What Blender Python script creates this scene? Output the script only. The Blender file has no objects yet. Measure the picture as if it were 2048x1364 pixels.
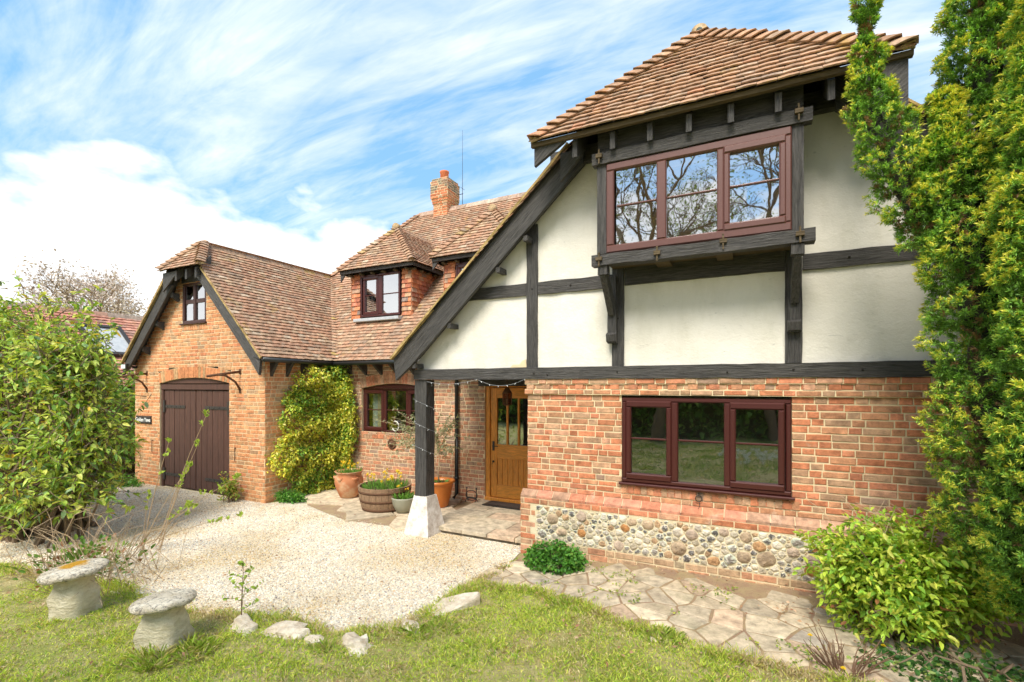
import bpy, math, random
import numpy as np
from mathutils import Vector, Matrix, noise as mnoise
R = math.radians
rnd = random.Random(7)
rng = np.random.default_rng(11)
sc = bpy.context.scene
# ---------------------------------------------------------------- camera
cam_d = bpy.data.cameras.new("camera"); cam = bpy.data.objects.new("camera", cam_d)
sc.collection.objects.link(cam); sc.camera = cam
cam.location = (0, 0, 2.2); cam.rotation_euler = (R(90), 0, R(26.4))
cam_d.lens = 950/2048*36; cam_d.sensor_width = 36; cam_d.shift_y = 88/2048
cam_d.clip_start = 0.05; cam_d.clip_end = 1500
# ---------------------------------------------------------------- light
SUN_EL, SUN_AZ = R(52), R(2)          # azimuth measured from -Y towards +X
sun_dir = Vector((math.sin(SUN_AZ)*math.cos(SUN_EL), -math.cos(SUN_AZ)*math.cos(SUN_EL), math.sin(SUN_EL)))
sd = bpy.data.lights.new("sun", 'SUN'); so = bpy.data.objects.new("sun", sd); sc.collection.objects.link(so)
sd.energy = 1.4; sd.angle = R(26); sd.color = (1, .93, .81)
so.rotation_euler = sun_dir.to_track_quat('Z', 'Y').to_euler(); so.location = (5, -8, 12)
sc.view_settings.view_transform = 'Standard'; sc.view_settings.look = 'None'
sc.view_settings.gamma = 1; sc.view_settings.use_curve_mapping = False
sc.view_settings.exposure = 2.04
try:
    sc.cycles.max_bounces = 6; sc.cycles.transparent_max_bounces = 16
    sc.cycles.use_adaptive_sampling = True; sc.cycles.adaptive_threshold = 0.02
    sc.cycles.sample_clamp_indirect = 4
except Exception: pass

# ---------------------------------------------------------------- node helper
class NT:
    def __init__(s, tree): s.t = tree; s.n = tree.nodes; s.l = tree.links
    def new(s, typ, ins=None, **kw):
        n = s.n.new(typ)
        for k, v in kw.items(): setattr(n, k, v)
        for k, v in (ins or {}).items():
            if isinstance(v, bpy.types.NodeSocket): s.l.new(v, n.inputs[k])
            else: n.inputs[k].default_value = v
        return n
    def math(s, op, a, b=0.0, clamp=False):
        n = s.new('ShaderNodeMath', {0: a, 1: b}, operation=op); n.use_clamp = clamp; return n.outputs[0]
    def mix(s, f, a, b, bt='MIX'):
        n = s.new('ShaderNodeMix', data_type='RGBA', blend_type=bt)
        for i, v in ((0, f), (6, a), (7, b)):
            if isinstance(v, bpy.types.NodeSocket): s.l.new(v, n.inputs[i])
            else: n.inputs[i].default_value = v if i == 0 else (tuple(v)+(1,))[:4]
        return n.outputs[2]
    def ramp(s, f, pts):
        n = s.new('ShaderNodeValToRGB', {0: f}); e = n.color_ramp.elements
        while len(e) < len(pts): e.new(.5)
        for i, (p, c) in enumerate(pts):
            e[i].position = p
            e[i].color = (c, c, c, 1) if isinstance(c, (int, float)) else (tuple(c)+(1,))[:4]
        return n.outputs[0]
    def noise(s, vec, scale, detail=4, rough=.55, dist=0.0):
        return s.new('ShaderNodeTexNoise', {'Vector': vec, 'Scale': scale, 'Detail': detail, 'Roughness': rough, 'Distortion': dist}).outputs[0]
    def mapv(s, vec, scale=(1, 1, 1), rot=(0, 0, 0), loc=(0, 0, 0)):
        return s.new('ShaderNodeMapping', {'Vector': vec, 'Scale': scale, 'Rotation': rot, 'Location': loc}).outputs[0]

# ---------------------------------------------------------------- world
w = bpy.data.worlds.new("World"); sc.world = w; w.use_nodes = True
T = NT(w.node_tree); T.n.clear()
sky = T.new('ShaderNodeTexSky', sky_type='NISHITA', sun_disc=False, sun_elevation=SUN_EL,
            sun_rotation=math.pi - SUN_AZ, air_density=1.0, dust_density=.4, ozone_density=2.0)
tc = T.new('ShaderNodeTexCoord').outputs['Generated']
sep = T.new('ShaderNodeSeparateXYZ', {0: tc}); dx, dy, dz = sep.outputs
den = T.math('ADD', T.math('MAXIMUM', dz, 0.0), .16)
pl = T.new('ShaderNodeCombineXYZ', {0: T.math('DIVIDE', dx, den), 1: T.math('DIVIDE', dy, den), 2: 0.0}).outputs[0]
# cirrus: long streaks
ci = T.noise(T.mapv(pl, (.55, 1.8, 1), (0, 0, R(52)), (1.3, .4, 0)), 1.6, 7, .62, .9)
ci2 = T.noise(T.mapv(pl, (.8, 3.2, 1), (0, 0, R(46)), (4.1, 2.2, 0)), 3.2, 6, .6, .6)
big = T.noise(T.mapv(pl, (.6, 1.0, 1), (0, 0, R(25)), (7.7, 3.1, 0)), .9, 2, .5)
cs = T.math('ADD', T.math('ADD', T.math('MULTIPLY', ci, .62), T.math('MULTIPLY', ci2, .28)), T.math('MULTIPLY', big, .42))
cirrus = T.ramp(cs, [(.55, 0), (.86, .95)])
# cumulus bank near the horizon
az = T.math('ARCTAN2', dx, dy)
cu = T.noise(T.mapv(T.new('ShaderNodeCombineXYZ', {0: az, 1: dz, 2: 0.0}).outputs[0], (3.2, 6, 1), (0, 0, 0), (2.6, .3, 0)), 1.5, 6, .5)
edge = T.math('SUBTRACT', T.math('ADD', .315, T.math('MULTIPLY', T.math('SUBTRACT', cu, .5), .42)), dz)
cumul = T.ramp(T.math('ADD', T.math('MULTIPLY', edge, 9.0), .5), [(.35, 0), (.8, 1)])
cov = T.math('MAXIMUM', cirrus, cumul)
grey = T.noise(T.mapv(pl, (1, 1, 1), (0, 0, 0), (0, 0, 0)), 1.3, 4)
ccol = T.mix(T.ramp(grey, [(.35, 0), (.7, 1)]), (2.5, 2.55, 2.62), (3.1, 3.08, 3.0))
skc = T.mix(1.0, sky.outputs[0], (1.02, 1.0, .95), 'MULTIPLY')
skc = T.mix(.8, skc, (.50, 1.15, 1.85))
col = T.mix(cov, skc, ccol)
bg = T.new('ShaderNodeBackground', {0: col, 1: .118})
T.l.new(bg.outputs[0], T.new('ShaderNodeOutputWorld').inputs[0])

# ---------------------------------------------------------------- materials
def mat(name, fn):
    m = bpy.data.materials.new(name); m.use_nodes = True
    t = NT(m.node_tree); t.n.clear()
    out = t.new('ShaderNodeOutputMaterial'); sh = fn(t); t.l.new(sh, out.inputs[0]); return m
def objco(t): return t.new('ShaderNodeTexCoord').outputs['Object']
def tintc(t): return t.new('ShaderNodeAttribute', attribute_name='tint').outputs['Color']
def pbr(t, col, rough=.8, bumph=None, strength=.4, dist=.01, spec=.3, **kw):
    ins = {'Base Color': col if isinstance(col, bpy.types.NodeSocket) else tuple(col)+(1,), 'Roughness': rough, 'Specular IOR Level': spec}
    ins.update(kw)
    if bumph is not None:
        ins['Normal'] = t.new('ShaderNodeBump', {'Height': bumph, 'Strength': strength, 'Distance': dist}).outputs[0]
    return t.new('ShaderNodeBsdfPrincipled', ins).outputs[0]
def m_tinted(name, var=.35, scale=18, bump=.5, dist=.006, rough=.85, blotch=None, bscale=1.2, bamt=.6, fine=90, b2=None):
    def f(t):
        o = objco(t); c = tintc(t)
        n1 = t.noise(o, scale, 5, .65)
        c = t.mix(1.0, c, t.ramp(n1, [(.3, 1-var), (.7, 1+var*.7)]), 'MULTIPLY')
        if blotch:
            n2 = t.noise(t.mapv(o, (1, 1, 1), (0, 0, 0), (3, 5, 7)), bscale, 6, .65)
            c = t.mix(t.ramp(n2, [(.56, 0), (.74, bamt)]), c, blotch)
        if b2:
            n3 = t.noise(t.mapv(o, (1, 1, 1), (0, 0, 0), (13, 2, 21)), b2[1], 7, .7, .4)
            c = t.mix(t.ramp(n3, [(b2[2], 0), (b2[2]+.10, b2[3])]), c, b2[0])
        h = t.math('ADD', t.noise(o, fine, 3), t.math('MULTIPLY', n1, 1.4))
        return pbr(t, c, rough, h, bump, dist)
    return mat(name, f)
M = {}
M['brick'] = m_tinted('brick_red', .42, 15, .7, .008, .9, (.27, .25, .12), .8, .35, b2=((.74, .60, .47), 2.1, .60, .55))
M['brick_o'] = m_tinted('brick_orange', .36, 15, .6, .008, .9, (.36, .27, .15), 1.1, .3)
M['tile'] = m_tinted('clay_tile', .45, 14, .6, .006, .85, (.55, .50, .40), 9.0, .5, b2=((.40, .26, .07), 2.4, .59, .65))
M['tile_moss'] = m_tinted('clay_tile_lichen', .4, 14, .6, .006, .85, (.42, .24, .035), 2.6, .75)
M['stone'] = m_tinted('paving_stone', .45, 9, .6, .012, .9, (.16, .17, .07), 2.2, .35)
M['flint'] = mat('flint', lambda t: (lambda o, c: pbr(t, t.mix(t.ramp(t.noise(o, 26, 4, .6, 1.2), [(.55, 0), (.62, .8)]), c, (.66, .62, .54)), .45, t.noise(o, 50, 4), .8, .012, .5))(objco(t), tintc(t)))
M['sandstone'] = m_tinted('sandstone', .45, 16, .9, .015, .9)
M['mortar'] = mat('mortar', lambda t: (lambda o: pbr(t, t.mix(t.noise(o, 6, 5), (.62, .48, .28), (.80, .68, .46)), .95, t.noise(o, 120, 4), .7, .006))(objco(t)))
M['mortar_w'] = mat('pale_mortar', lambda t: (lambda o: pbr(t, t.mix(t.noise(o, 9, 5), (.58, .47, .28), (.82, .74, .54)), .95, t.noise(o, 60, 5), .9, .01))(objco(t)))
def f_render(t):
    o = objco(t)
    c = t.mix(t.noise(o, 1.1, 5, .6), (.68, .64, .56), (.79, .765, .70))
    st = t.noise(t.mapv(o, (1, 1, .35)), 2.3, 6, .65)
    c = t.mix(t.ramp(st, [(.47, 0), (.68, .42)]), c, (.52, .50, .40))
    cr = t.noise(t.mapv(o, (1.2, 1, 6)), 6, 6, .7, 1.5)
    c = t.mix(t.ramp(cr, [(.62, 0), (.69, .5)]), c, (.38, .37, .33))
    return pbr(t, c, .92, t.math('ADD', t.noise(o, 9, 6, .65), t.math('MULTIPLY', t.noise(o, 60, 3), .25)), .55, .018)
M['render'] = mat('lime_render', f_render)
def f_timber(sc_):
    def f(t):
        o = objco(t)
        g = t.noise(t.mapv(o, sc_), 14, 6, .7, .6)
        c = t.mix(t.ramp(g, [(.3, 0), (.75, 1)]), (.016, .015, .015), (.12, .112, .105))
        return pbr(t, c, .6, g, 1, .02, .4)
    return f
M['timber_h'] = mat('black_timber_h', f_timber((.35, 3, 5)))
M['timber_v'] = mat('black_timber_v', f_timber((5, 3, .35)))
def f_timber_rot(th):
    def f(t):
        o = t.mapv(objco(t), (1, 1, 1), (0, R(th), 0)); g = t.noise(t.mapv(o, (.3, 4, 5)), 14, 6, .7, .6)
        c = t.mix(t.ramp(g, [(.3, 0), (.75, 1)]), (.016, .015, .015), (.12, .112, .105))
        return pbr(t, c, .6, g, 1, .02, .4)
    return f
M['timber_d'] = mat('black_timber_d', f_timber_rot(43)); M['timber_e'] = mat('black_timber_e', f_timber_rot(-45))
M['timber_old'] = mat('weathered_timber', lambda t: (lambda o: pbr(t, t.mix(t.noise(t.mapv(o, (.4, 4, 4)), 12, 6), (.03, .024, .018), (.17, .12, .06)), .8, t.noise(t.mapv(o, (.4, 4, 4)), 12, 6), .9, .015))(objco(t)))
def f_upvc(base, sheen):
    def f(t):
        o = objco(t); g = t.noise(t.mapv(o, (6, 6, 6)), 12, 5, .7)
        c = t.mix(g, tuple(x*.75 for x in base), tuple(min(1, x*1.25) for x in base))
        return pbr(t, c, sheen, g, .15, .004, .5)
    return f
M['maroon'] = mat('maroon_frame', f_upvc((.066, .016, .014), .32))
M['pinkbrown'] = mat('faded_maroon_frame', f_upvc((.120, .050, .042), .38))
M['darkbrown'] = mat('dark_brown_frame', f_upvc((.06, .022, .018), .4))
def f_glass(refl):
    def f(t):
        o = objco(t)
        nb = t.new('ShaderNodeBump', {'Height': t.noise(o, 3.0, 2), 'Strength': .10, 'Distance': .01}).outputs[0]
        g = t.new('ShaderNodeBsdfGlossy', {'Color': (.95, .97, 1, 1), 'Roughness': .015, 'Normal': nb}).outputs[0]
        tr = t.new('ShaderNodeBsdfTransparent', {'Color': (.62, .68, .66, 1)}).outputs[0]
        return t.new('ShaderNodeMixShader', {0: refl, 1: tr, 2: g}).outputs[0]
    return f
M['glass_hi'] = mat('sky_reflecting_glass', f_glass(.62))
M['glass'] = mat('window_glass', f_glass(.27))
def f_wood(base, sc_, rough=.4, a=.6, b=1.35):
    def f(t):
        o = objco(t); g = t.noise(t.mapv(o, sc_), 9, 6, .65, 1.2)
        return pbr(t, t.mix(t.ramp(g, [(.3, 0), (.72, 1)]), tuple(x*a for x in base), tuple(x*b for x in base)), rough, g, .35, .006, .45)
    return f
M['oak_v'] = mat('oak_upright', f_wood((.66, .26, .04), (6, 6, .6)))
M['oak_h'] = mat('oak_rail', f_wood((.68, .28, .045), (.6, 6, 6)))
M['plank'] = mat('brown_planks', f_wood((.088, .040, .029), (5, 5, .35), .65, .55, 1.5))
M['barrel'] = mat('barrel_oak', f_wood((.27, .17, .10), (7, 7, 1.2), .85, .55, 1.5))
M['iron'] = mat('black_iron', lambda t: (lambda o: pbr(t, t.mix(t.noise(o, 30, 4), (.012, .012, .012), (.05, .04, .035)), .5, t.noise(o, 60), .4, .004, .5))(objco(t)))
M['rust'] = mat('rusty_iron', lambda t: (lambda o: pbr(t, t.mix(t.noise(o, 25, 5), (.05, .03, .02), (.19, .09, .045)), .8, t.noise(o, 70), .5, .004))(objco(t)))
M['blackpl'] = mat('black_plastic', lambda t: pbr(t, (.018, .02, .02), .35, None, spec=.5))
M['lead_sky'] = mat('lead_and_sky_grey', lambda t: (lambda o: pbr(t, t.mix(t.noise(o, 12, 4), (.30, .33, .36), (.55, .57, .58)), .6, t.noise(o, 20), .4, .01))(objco(t)))
M['verge'] = mat('mossy_verge_mortar', lambda t: (lambda o: pbr(t, t.mix(t.ramp(t.noise(o, 7, 6, .7), [(.35, 0), (.65, 1)]), (.22, .15, .05), (.52, .37, .16)), .95, t.noise(o, 40, 5), .9, .012))(objco(t)))
M['dark'] = mat('dark_underside', lambda t: pbr(t, (.03, .026, .022), .9))
M['whitestone'] = mat('whitewashed_stone', lambda t: (lambda o: pbr(t, t.mix(t.ramp(t.noise(o, 9, 6, .7), [(.35, 0), (.62, 1)]), (.55, .47, .40), (.86, .82, .77)), .9, t.noise(o, 25, 6, .7), .9, .02))(objco(t)))
def f_staddle(moss):
    def f(t):
        o = objco(t)
        c = t.mix(t.ramp(t.noise(o, 8, 6, .7), [(.35, 0), (.65, 1)]), (.48, .40, .28), (.76, .69, .56))
        c = t.mix(t.ramp(t.noise(o, 26, 6, .75), [(.51, 0), (.59, .8)]), c, (.19, .17, .14))
        if moss:
            d = t.new('ShaderNodeVectorMath', {0: o, 1: (-.05, .03, 0)}, operation='DISTANCE').outputs['Value']
            d = t.math('ADD', d, t.math('MULTIPLY', t.noise(o, 12, 4), .16))
            c = t.mix(t.ramp(d, [(.19, 1), (.24, 0)]), c, (.50, .26, .02))
        return pbr(t, c, .95, t.math('ADD', t.noise(o, 18, 7, .75), t.noise(o, 60, 3)), 1, .02)
    return f
M['cap_moss'] = mat('staddle_cap_lichen', f_staddle(True)); M['cap'] = mat('staddle_cap', f_staddle(False))
M['stbase'] = mat('staddle_stem', lambda t: (lambda o: pbr(t, t.mix(t.ramp(t.noise(t.mapv(o, (1, 1, 2.5)), 9, 6, .7), [(.33, 0), (.6, 1)]), (.62, .54, .34), (.86, .78, .58)), .95, t.noise(t.mapv(o, (1, 1, 2.2)), 14, 7, .75), 1, .04))(objco(t)))
M['rock'] = mat('edging_rock', lambda t: (lambda o: pbr(t, t.mix(t.ramp(t.noise(o, 9, 6, .7), [(.35, 0), (.65, 1)]), (.55, .43, .30), (.84, .76, .62)), .95, t.noise(o, 16, 7, .75), 1, .03))(objco(t)))
def f_terra(b, m=.0, glaze=.7):
    def f(t):
        o = objco(t); c = t.mix(t.noise(o, 5, 5), tuple(x*.8 for x in b), tuple(x*1.2 for x in b))
        if m: c = t.mix(t.ramp(t.noise(o, 4.5, 5, .6), [(.48, 0), (.62, m)]), c, (.62, .45, .28))
        return pbr(t, c, glaze, t.noise(o, 30, 4), .3, .006, .4)
    return f
M['terra'] = mat('weathered_terracotta', f_terra((.50, .20, .09), .7, .85))
M['terra_g'] = mat('glazed_terracotta', f_terra((.55, .17, .03), 0, .3))
M['greypot'] = mat('grey_stoneware', f_terra((.33, .33, .25), 0, .45))
M['potclay'] = mat('chimney_pot_clay', f_terra((.55, .16, .07), 0, .8))
M['soil'] = mat('soil', lambda t: (lambda o: pbr(t, t.mix(t.noise(o, 30, 5), (.035, .022, .014), (.12, .08, .05)), 1, t.noise(o, 50, 5), 1, .02))(objco(t)))
M['mat_'] = mat('doormat_coir', lambda t: (lambda o: pbr(t, t.mix(t.noise(o, 60, 4), (.03, .025, .025), (.13, .095, .075)), 1, t.noise(o, 150), .6, .004))(objco(t)))
M['slate'] = mat('slate_sign', lambda t: pbr(t, (.03, .032, .036), .5))
M['white'] = mat('white_paint', lambda t: pbr(t, (.82, .82, .80), .5))
M['curtain'] = mat('curtain_cloth', lambda t: (lambda o: pbr(t, t.mix(t.noise(t.mapv(o, (22, 1, 1)), 1, 3), (.55, .38, .13), (.86, .80, .62)), .9))(objco(t)))
M['net'] = mat('pale_blind', lambda t: pbr(t, (.62, .66, .60), .9))
M['bulb'] = mat('clear_bulb', lambda t: pbr(t, (.75, .80, .80), .15))
M['lampglass'] = mat('lantern_glass', lambda t: t.new('ShaderNodeMixShader', {0: .5, 1: t.new('ShaderNodeBsdfTransparent', {0: (.7, .5, .35, 1)}).outputs[0], 2: pbr(t, (.12, .05, .03), .3)}).outputs[0])
def f_leaf(trans=.3, rough=.42, var=.25, tt=(1.3, 1.25, .6)):
    def f(t):
        c = tintc(t); o = objco(t)
        c = t.mix(1.0, c, t.ramp(t.noise(o, 25, 3), [(.3, 1-var), (.7, 1+var)]), 'MULTIPLY')
        p = pbr(t, c, rough, None, spec=.35)
        tr = t.new('ShaderNodeBsdfTranslucent', {'Color': t.mix(1.0, c, tt, 'MULTIPLY')}).outputs[0]
        return t.new('ShaderNodeMixShader', {0: trans, 1: p, 2: tr}).outputs[0]
    return f
M['leaf'] = mat('leaf', f_leaf()); M['needle'] = mat('yew_needle', f_leaf(.18, .5, .15)); M['grassb'] = mat('grass_blade', f_leaf(.3, .6, .2))
M['petal'] = mat('petal', f_leaf(.25, .6, .1, (1, .98, .92)))
M['bark'] = mat('bark', lambda t: (lambda o: pbr(t, t.mix(t.noise(t.mapv(o, (3, 3, 1)), 12, 5), (.09, .06, .04), (.28, .20, .13)), .9, t.noise(o, 40, 5), .7, .01))(objco(t)))
M['bark_p'] = mat('pale_twig', lambda t: (lambda o: pbr(t, t.mix(t.noise(o, 12, 4), (.30, .20, .11), (.56, .43, .29)), .9))(objco(t)))
M['bark_r'] = mat('red_brown_twig', lambda t: (lambda o: pbr(t, t.mix(t.noise(o, 12, 4), (.13, .07, .045), (.26, .16, .10)), .9))(objco(t)))
def f_ground(t):
    o = objco(t)
    n = t.noise(o, 1.3, 6, .65); n2 = t.noise(o, 9, 6, .7)
    c = t.mix(t.ramp(n, [(.42, 0), (.6, 1)]), (.38, .40, .10), (.62, .50, .26))
    c = t.mix(t.ramp(n2, [(.45, 0), (.7, 1)]), c, (.30, .27, .10))
    return pbr(t, c, 1, t.noise(o, 60, 6, .75), 1, .03)
M['ground'] = mat('turf', f_ground)
def f_gravel(t):
    o = objco(t)
    v = t.new('ShaderNodeTexVoronoi', {'Vector': o, 'Scale': 62, 'Randomness': 1})
    h = t.new('ShaderNodeSeparateColor', {0: v.outputs['Color']}).outputs[0]
    c = t.ramp(h, [(0, (.34, .29, .24)), (.12, (.54, .46, .36)), (.3, (.66, .57, .43)), (.55, (.75, .68, .54)), (.8, (.82, .78, .69)), (1, (.60, .40, .22))])
    c = t.mix(t.ramp(t.noise(o, .9, 6, .65), [(.45, 0), (.7, .5)]), c, (.60, .46, .28))
    c = t.mix(t.ramp(v.outputs['Distance'], [(.5, 0), (.8, .5)]), c, (.45, .37, .27))
    return pbr(t, c, .85, t.math('SUBTRACT', 1, v.outputs['Distance']), 1, .012)
M['gravel'] = mat('gravel_bed', f_gravel)
M['pebble'] = m_tinted('pebble', .2, 30, .3, .003, .75)
M['soilbed'] = mat('joint_soil', lambda t: (lambda o: pbr(t, t.mix(t.ramp(t.noise(o, 5, 6, .7), [(.4, 0), (.6, 1)]), (.32, .21, .14), (.38, .29, .16)), 1, t.noise(o, 60, 6), 1, .02))(objco(t)))
M['brickplain'] = mat('brickwork_plain', lambda t: (lambda b: pbr(t, b.outputs[0], .9, b.outputs[1], .5, .01))(t.new('ShaderNodeTexBrick', {'Vector': t.mapv(objco(t), (1, 1, 1), (R(90), 0, 0)), 'Color1': (.45, .17, .08, 1), 'Color2': (.36, .22, .13, 1), 'Mortar': (.6, .47, .3, 1), 'Scale': 1.0, 'Mortar Size': .006, 'Brick Width': .225, 'Row Height': .075})))
M['paleplaster'] = mat('interior_plaster', lambda t: pbr(t, (.25, .22, .18), .9))

# ---------------------------------------------------------------- mesh builders
COL = sc.collection
class MB:
    def __init__(s): s.v = []; s.f = []; s.c = []; s.m = []; s.sm = []; s.calls = []
    def each(s, name, mats, parent=None):      # every added piece becomes an object of its own
        out = []
        for a in list(s.calls):
            m_ = MB(); m_.add(*a); out.append(m_.build(name, mats, parent))
        return out
    def add(s, vs, fs, col=(1, 1, 1), mi=0, smooth=False):
        if len(s.calls) < 60: s.calls.append((vs, fs, col, mi, smooth))
        b = len(s.v); s.v += [tuple(v) for v in vs]; s.c += [tuple(col)]*len(vs)
        s.f += [tuple(i+b for i in f) for f in fs]; s.m += [mi]*len(fs); s.sm += [smooth]*len(fs)
    def box(s, x0, x1, y0, y1, z0, z1, col=(1, 1, 1), mi=0, j=0.0, ch=0.0):
        if ch > 0:   # chamfered on the -Y side
            vs = [(x0, y1, z0), (x1, y1, z0), (x1, y1, z1), (x0, y1, z1),
                  (x0, y0+ch, z0), (x1, y0+ch, z0), (x1, y0+ch, z1), (x0, y0+ch, z1),
                  (x0+ch, y0, z0+ch), (x1-ch, y0, z0+ch), (x1-ch, y0, z1-ch), (x0+ch, y0, z1-ch)]
            fs = [(0, 3, 2, 1), (0, 1, 5, 4), (1, 2, 6, 5), (2, 3, 7, 6), (3, 0, 4, 7),
                  (4, 5, 9, 8), (5, 6, 10, 9), (6, 7, 11, 10), (7, 4, 8, 11), (8, 9, 10, 11)]
        else:
            vs = [(x, y, z) for z in (z0, z1) for y in (y0, y1) for x in (x0, x1)]
            fs = [(0, 2, 3, 1), (4, 5, 7, 6), (0, 1, 5, 4), (2, 6, 7, 3), (0, 4, 6, 2), (1, 3, 7, 5)]
        if j: vs = [tuple(a+rnd.uniform(-j, j) for a in v) for v in vs]
        s.add(vs, fs, col, mi)
    def beam(s, p0, p1, w, d, up=(0, 0, 1), seg=None, j=.004, col=(1, 1, 1), mi=0, taper=1.0):
        """bar from p0 to p1; w across (side), d along 'up'; hand-hewn jitter"""
        p0, p1 = Vector(p0), Vector(p1); a = (p1-p0); L = a.length; a.normalize()
        sd_ = a.cross(Vector(up)); sd_.normalize(); u = sd_.cross(a); u.normalize()
        n = seg or max(1, int(L/.18)); vs = []; fs = []
        for i in range(n+1):
            q = p0.lerp(p1, i/n); k = 1+(taper-1)*i/n
            for (sx, sy) in ((-1, -1), (1, -1), (1, 1), (-1, 1)):
                vs.append(q+sd_*(sx*w/2*k+rnd.uniform(-j, j))+u*(sy*d/2*k+rnd.uniform(-j, j)))
        for i in range(n):
            for k in range(4):
                a_, b_ = i*4+k, i*4+(k+1) % 4; fs.append((a_, b_, b_+4, a_+4))
        fs += [(3, 2, 1, 0), tuple(n*4+k for k in range(4))]
        s.add(vs, fs, col, mi)
    def prism(s, pts, y0, y1, col=(1, 1, 1), mi=0):   # polygon in XZ extruded along Y
        n = len(pts); vs = [(x, y0, z) for x, z in pts]+[(x, y1, z) for x, z in pts]
        fs = [tuple(range(n)), tuple(range(2*n-1, n-1, -1))]+[((i+1) % n, i, i+n, (i+1) % n+n) for i in range(n)]
        s.add(vs, fs, col, mi)
    def prismx(s, pts, x0, x1, col=(1, 1, 1), mi=0):  # polygon in YZ extruded along X
        n = len(pts); vs = [(x0, y, z) for y, z in pts]+[(x1, y, z) for y, z in pts]
        fs = [tuple(range(n)), tuple(range(2*n-1, n-1, -1))]+[((i+1) % n, i, i+n, (i+1) % n+n) for i in range(n)]
        s.add(vs, fs, col, mi)
    def slab(s, pts, z0, z1, col=(1, 1, 1), mi=0, bev=.0, jz=0):
        n = len(pts); cx = sum(p[0] for p in pts)/n; cy = sum(p[1] for p in pts)/n
        def sh(p, b):
            d = math.hypot(p[0]-cx, p[1]-cy) or 1; return (p[0]-(p[0]-cx)/d*b, p[1]-(p[1]-cy)/d*b)
        top = [sh(p, bev) for p in pts]
        tx, ty = rnd.uniform(-jz, jz), rnd.uniform(-jz, jz)
        vs = [(x, y, z0) for x, y in pts]+[(x, y, z1-bev*.6) for x, y in pts]+[(x, y, z1+(x-cx)*tx+(y-cy)*ty) for x, y in top]
        fs = [tuple(2*n+i for i in range(n))]
        for i in range(n):
            j_ = (i+1) % n; fs += [(i, j_, n+j_, n+i), (n+i, n+j_, 2*n+j_, 2*n+i)]
        s.add(vs, fs, col, mi)
    def tube(s, pts, rad, sides=6, col=(1, 1, 1), mi=0, cap=True):
        pts = [Vector(p) for p in pts]; n = len(pts)
        if isinstance(rad, (int, float)): rad = [rad]*n
        vs = []; fs = []; up = Vector((.13, .21, .97))
        for i, p in enumerate(pts):
            a = (pts[min(i+1, n-1)]-pts[max(i-1, 0)]).normalized()
            e1 = a.cross(up)
            if e1.length < .05: e1 = a.cross(Vector((1, 0, 0)))
            e1.normalize(); e2 = a.cross(e1)
            for k in range(sides):
                th = 2*math.pi*k/sides; vs.append(p+(e1*math.cos(th)+e2*math.sin(th))*rad[i])
        for i in range(n-1):
            for k in range(sides):
                k2 = (k+1) % sides; fs.append((i*sides+k, i*sides+k2, (i+1)*sides+k2, (i+1)*sides+k))
        if cap: fs += [tuple(range(sides-1, -1, -1)), tuple((n-1)*sides+k for k in range(sides))]
        s.add(vs, fs, col, mi, sides > 5)
    def lathe(s, prof, sides=24, c=(0, 0, 0), col=(1, 1, 1), mi=0, wob=0.0, cap=True, colf=None):
        vs = []; fs = []; n = len(prof)
        for i, (r, z) in enumerate(prof):
            for k in range(sides):
                th = 2*math.pi*k/sides
                rr = r*(1+wob*mnoise.noise(Vector((math.cos(th)*1.7+i*.3, math.sin(th)*1.7, z*4))))
                vs.append((c[0]+rr*math.cos(th), c[1]+rr*math.sin(th), c[2]+z))
        for i in range(n-1):
            for k in range(sides):
                k2 = (k+1) % sides; fs.append((i*sides+k, i*sides+k2, (i+1)*sides+k2, (i+1)*sides+k))
        if cap: fs += [tuple(range(sides-1, -1, -1)), tuple((n-1)*sides+k for k in range(sides))]
        s.add(vs, fs, col, mi, True)
    def build(s, name, mats, parent=None, loc=None):
        me = bpy.data.meshes.new(name); me.from_pydata(s.v, [], s.f)
        if not isinstance(mats, (list, tuple)): mats = [mats]
        for m in mats: me.materials.append(m)
        if len(mats) > 1: me.polygons.foreach_set('material_index', s.m)
        me.polygons.foreach_set('use_smooth', s.sm)
        at = me.attributes.new('tint', 'FLOAT_COLOR', 'POINT')
        a = np.ones((len(s.v), 4), 'f'); a[:, :3] = np.array(s.c, 'f').reshape(-1, 3); at.data.foreach_set('color', a.ravel())
        o = bpy.data.objects.new(name, me); COL.objects.link(o)
        if loc: o.location = loc
        if parent: o.parent = parent
        return o
def np_mesh(name, V, F, C, m, parent=None, loc=None):
    """V (n,3), F (m,k) faces of equal size, C (n,3)"""
    me = bpy.data.meshes.new(name); n = len(V); k = F.shape[1]
    me.vertices.add(n); me.vertices.foreach_set('co', V.astype('f').ravel())
    me.loops.add(F.size); me.loops.foreach_set('vertex_index', F.astype('i').ravel())
    me.polygons.add(len(F)); me.polygons.foreach_set('loop_start', np.arange(0, F.size, k, dtype='i'))
    try: me.polygons.foreach_set('loop_total', np.full(len(F), k, 'i'))
    except Exception: pass
    me.update(calc_edges=True)
    at = me.attributes.new('tint', 'FLOAT_COLOR', 'POINT')
    a = np.ones((n, 4), 'f'); a[:, :3] = C; at.data.foreach_set('color', a.ravel())
    me.materials.append(m)
    o = bpy.data.objects.new(name, me); COL.objects.link(o)
    if loc: o.location = loc
    if parent: o.parent = parent
    return o
def tag(o, label, cat, group=None, kind=None):
    if label: o['label'] = label
    if cat: o['category'] = cat
    if group: o['group'] = group
    if kind: o['kind'] = kind
    return o
def thing(name, loc, label, cat, group=None, rz=0):
    o = bpy.data.objects.new(name, None); COL.objects.link(o); o.location = loc; o.rotation_euler = (0, 0, rz)
    o.empty_display_size = .2
    return tag(o, label, cat, group)
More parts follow.
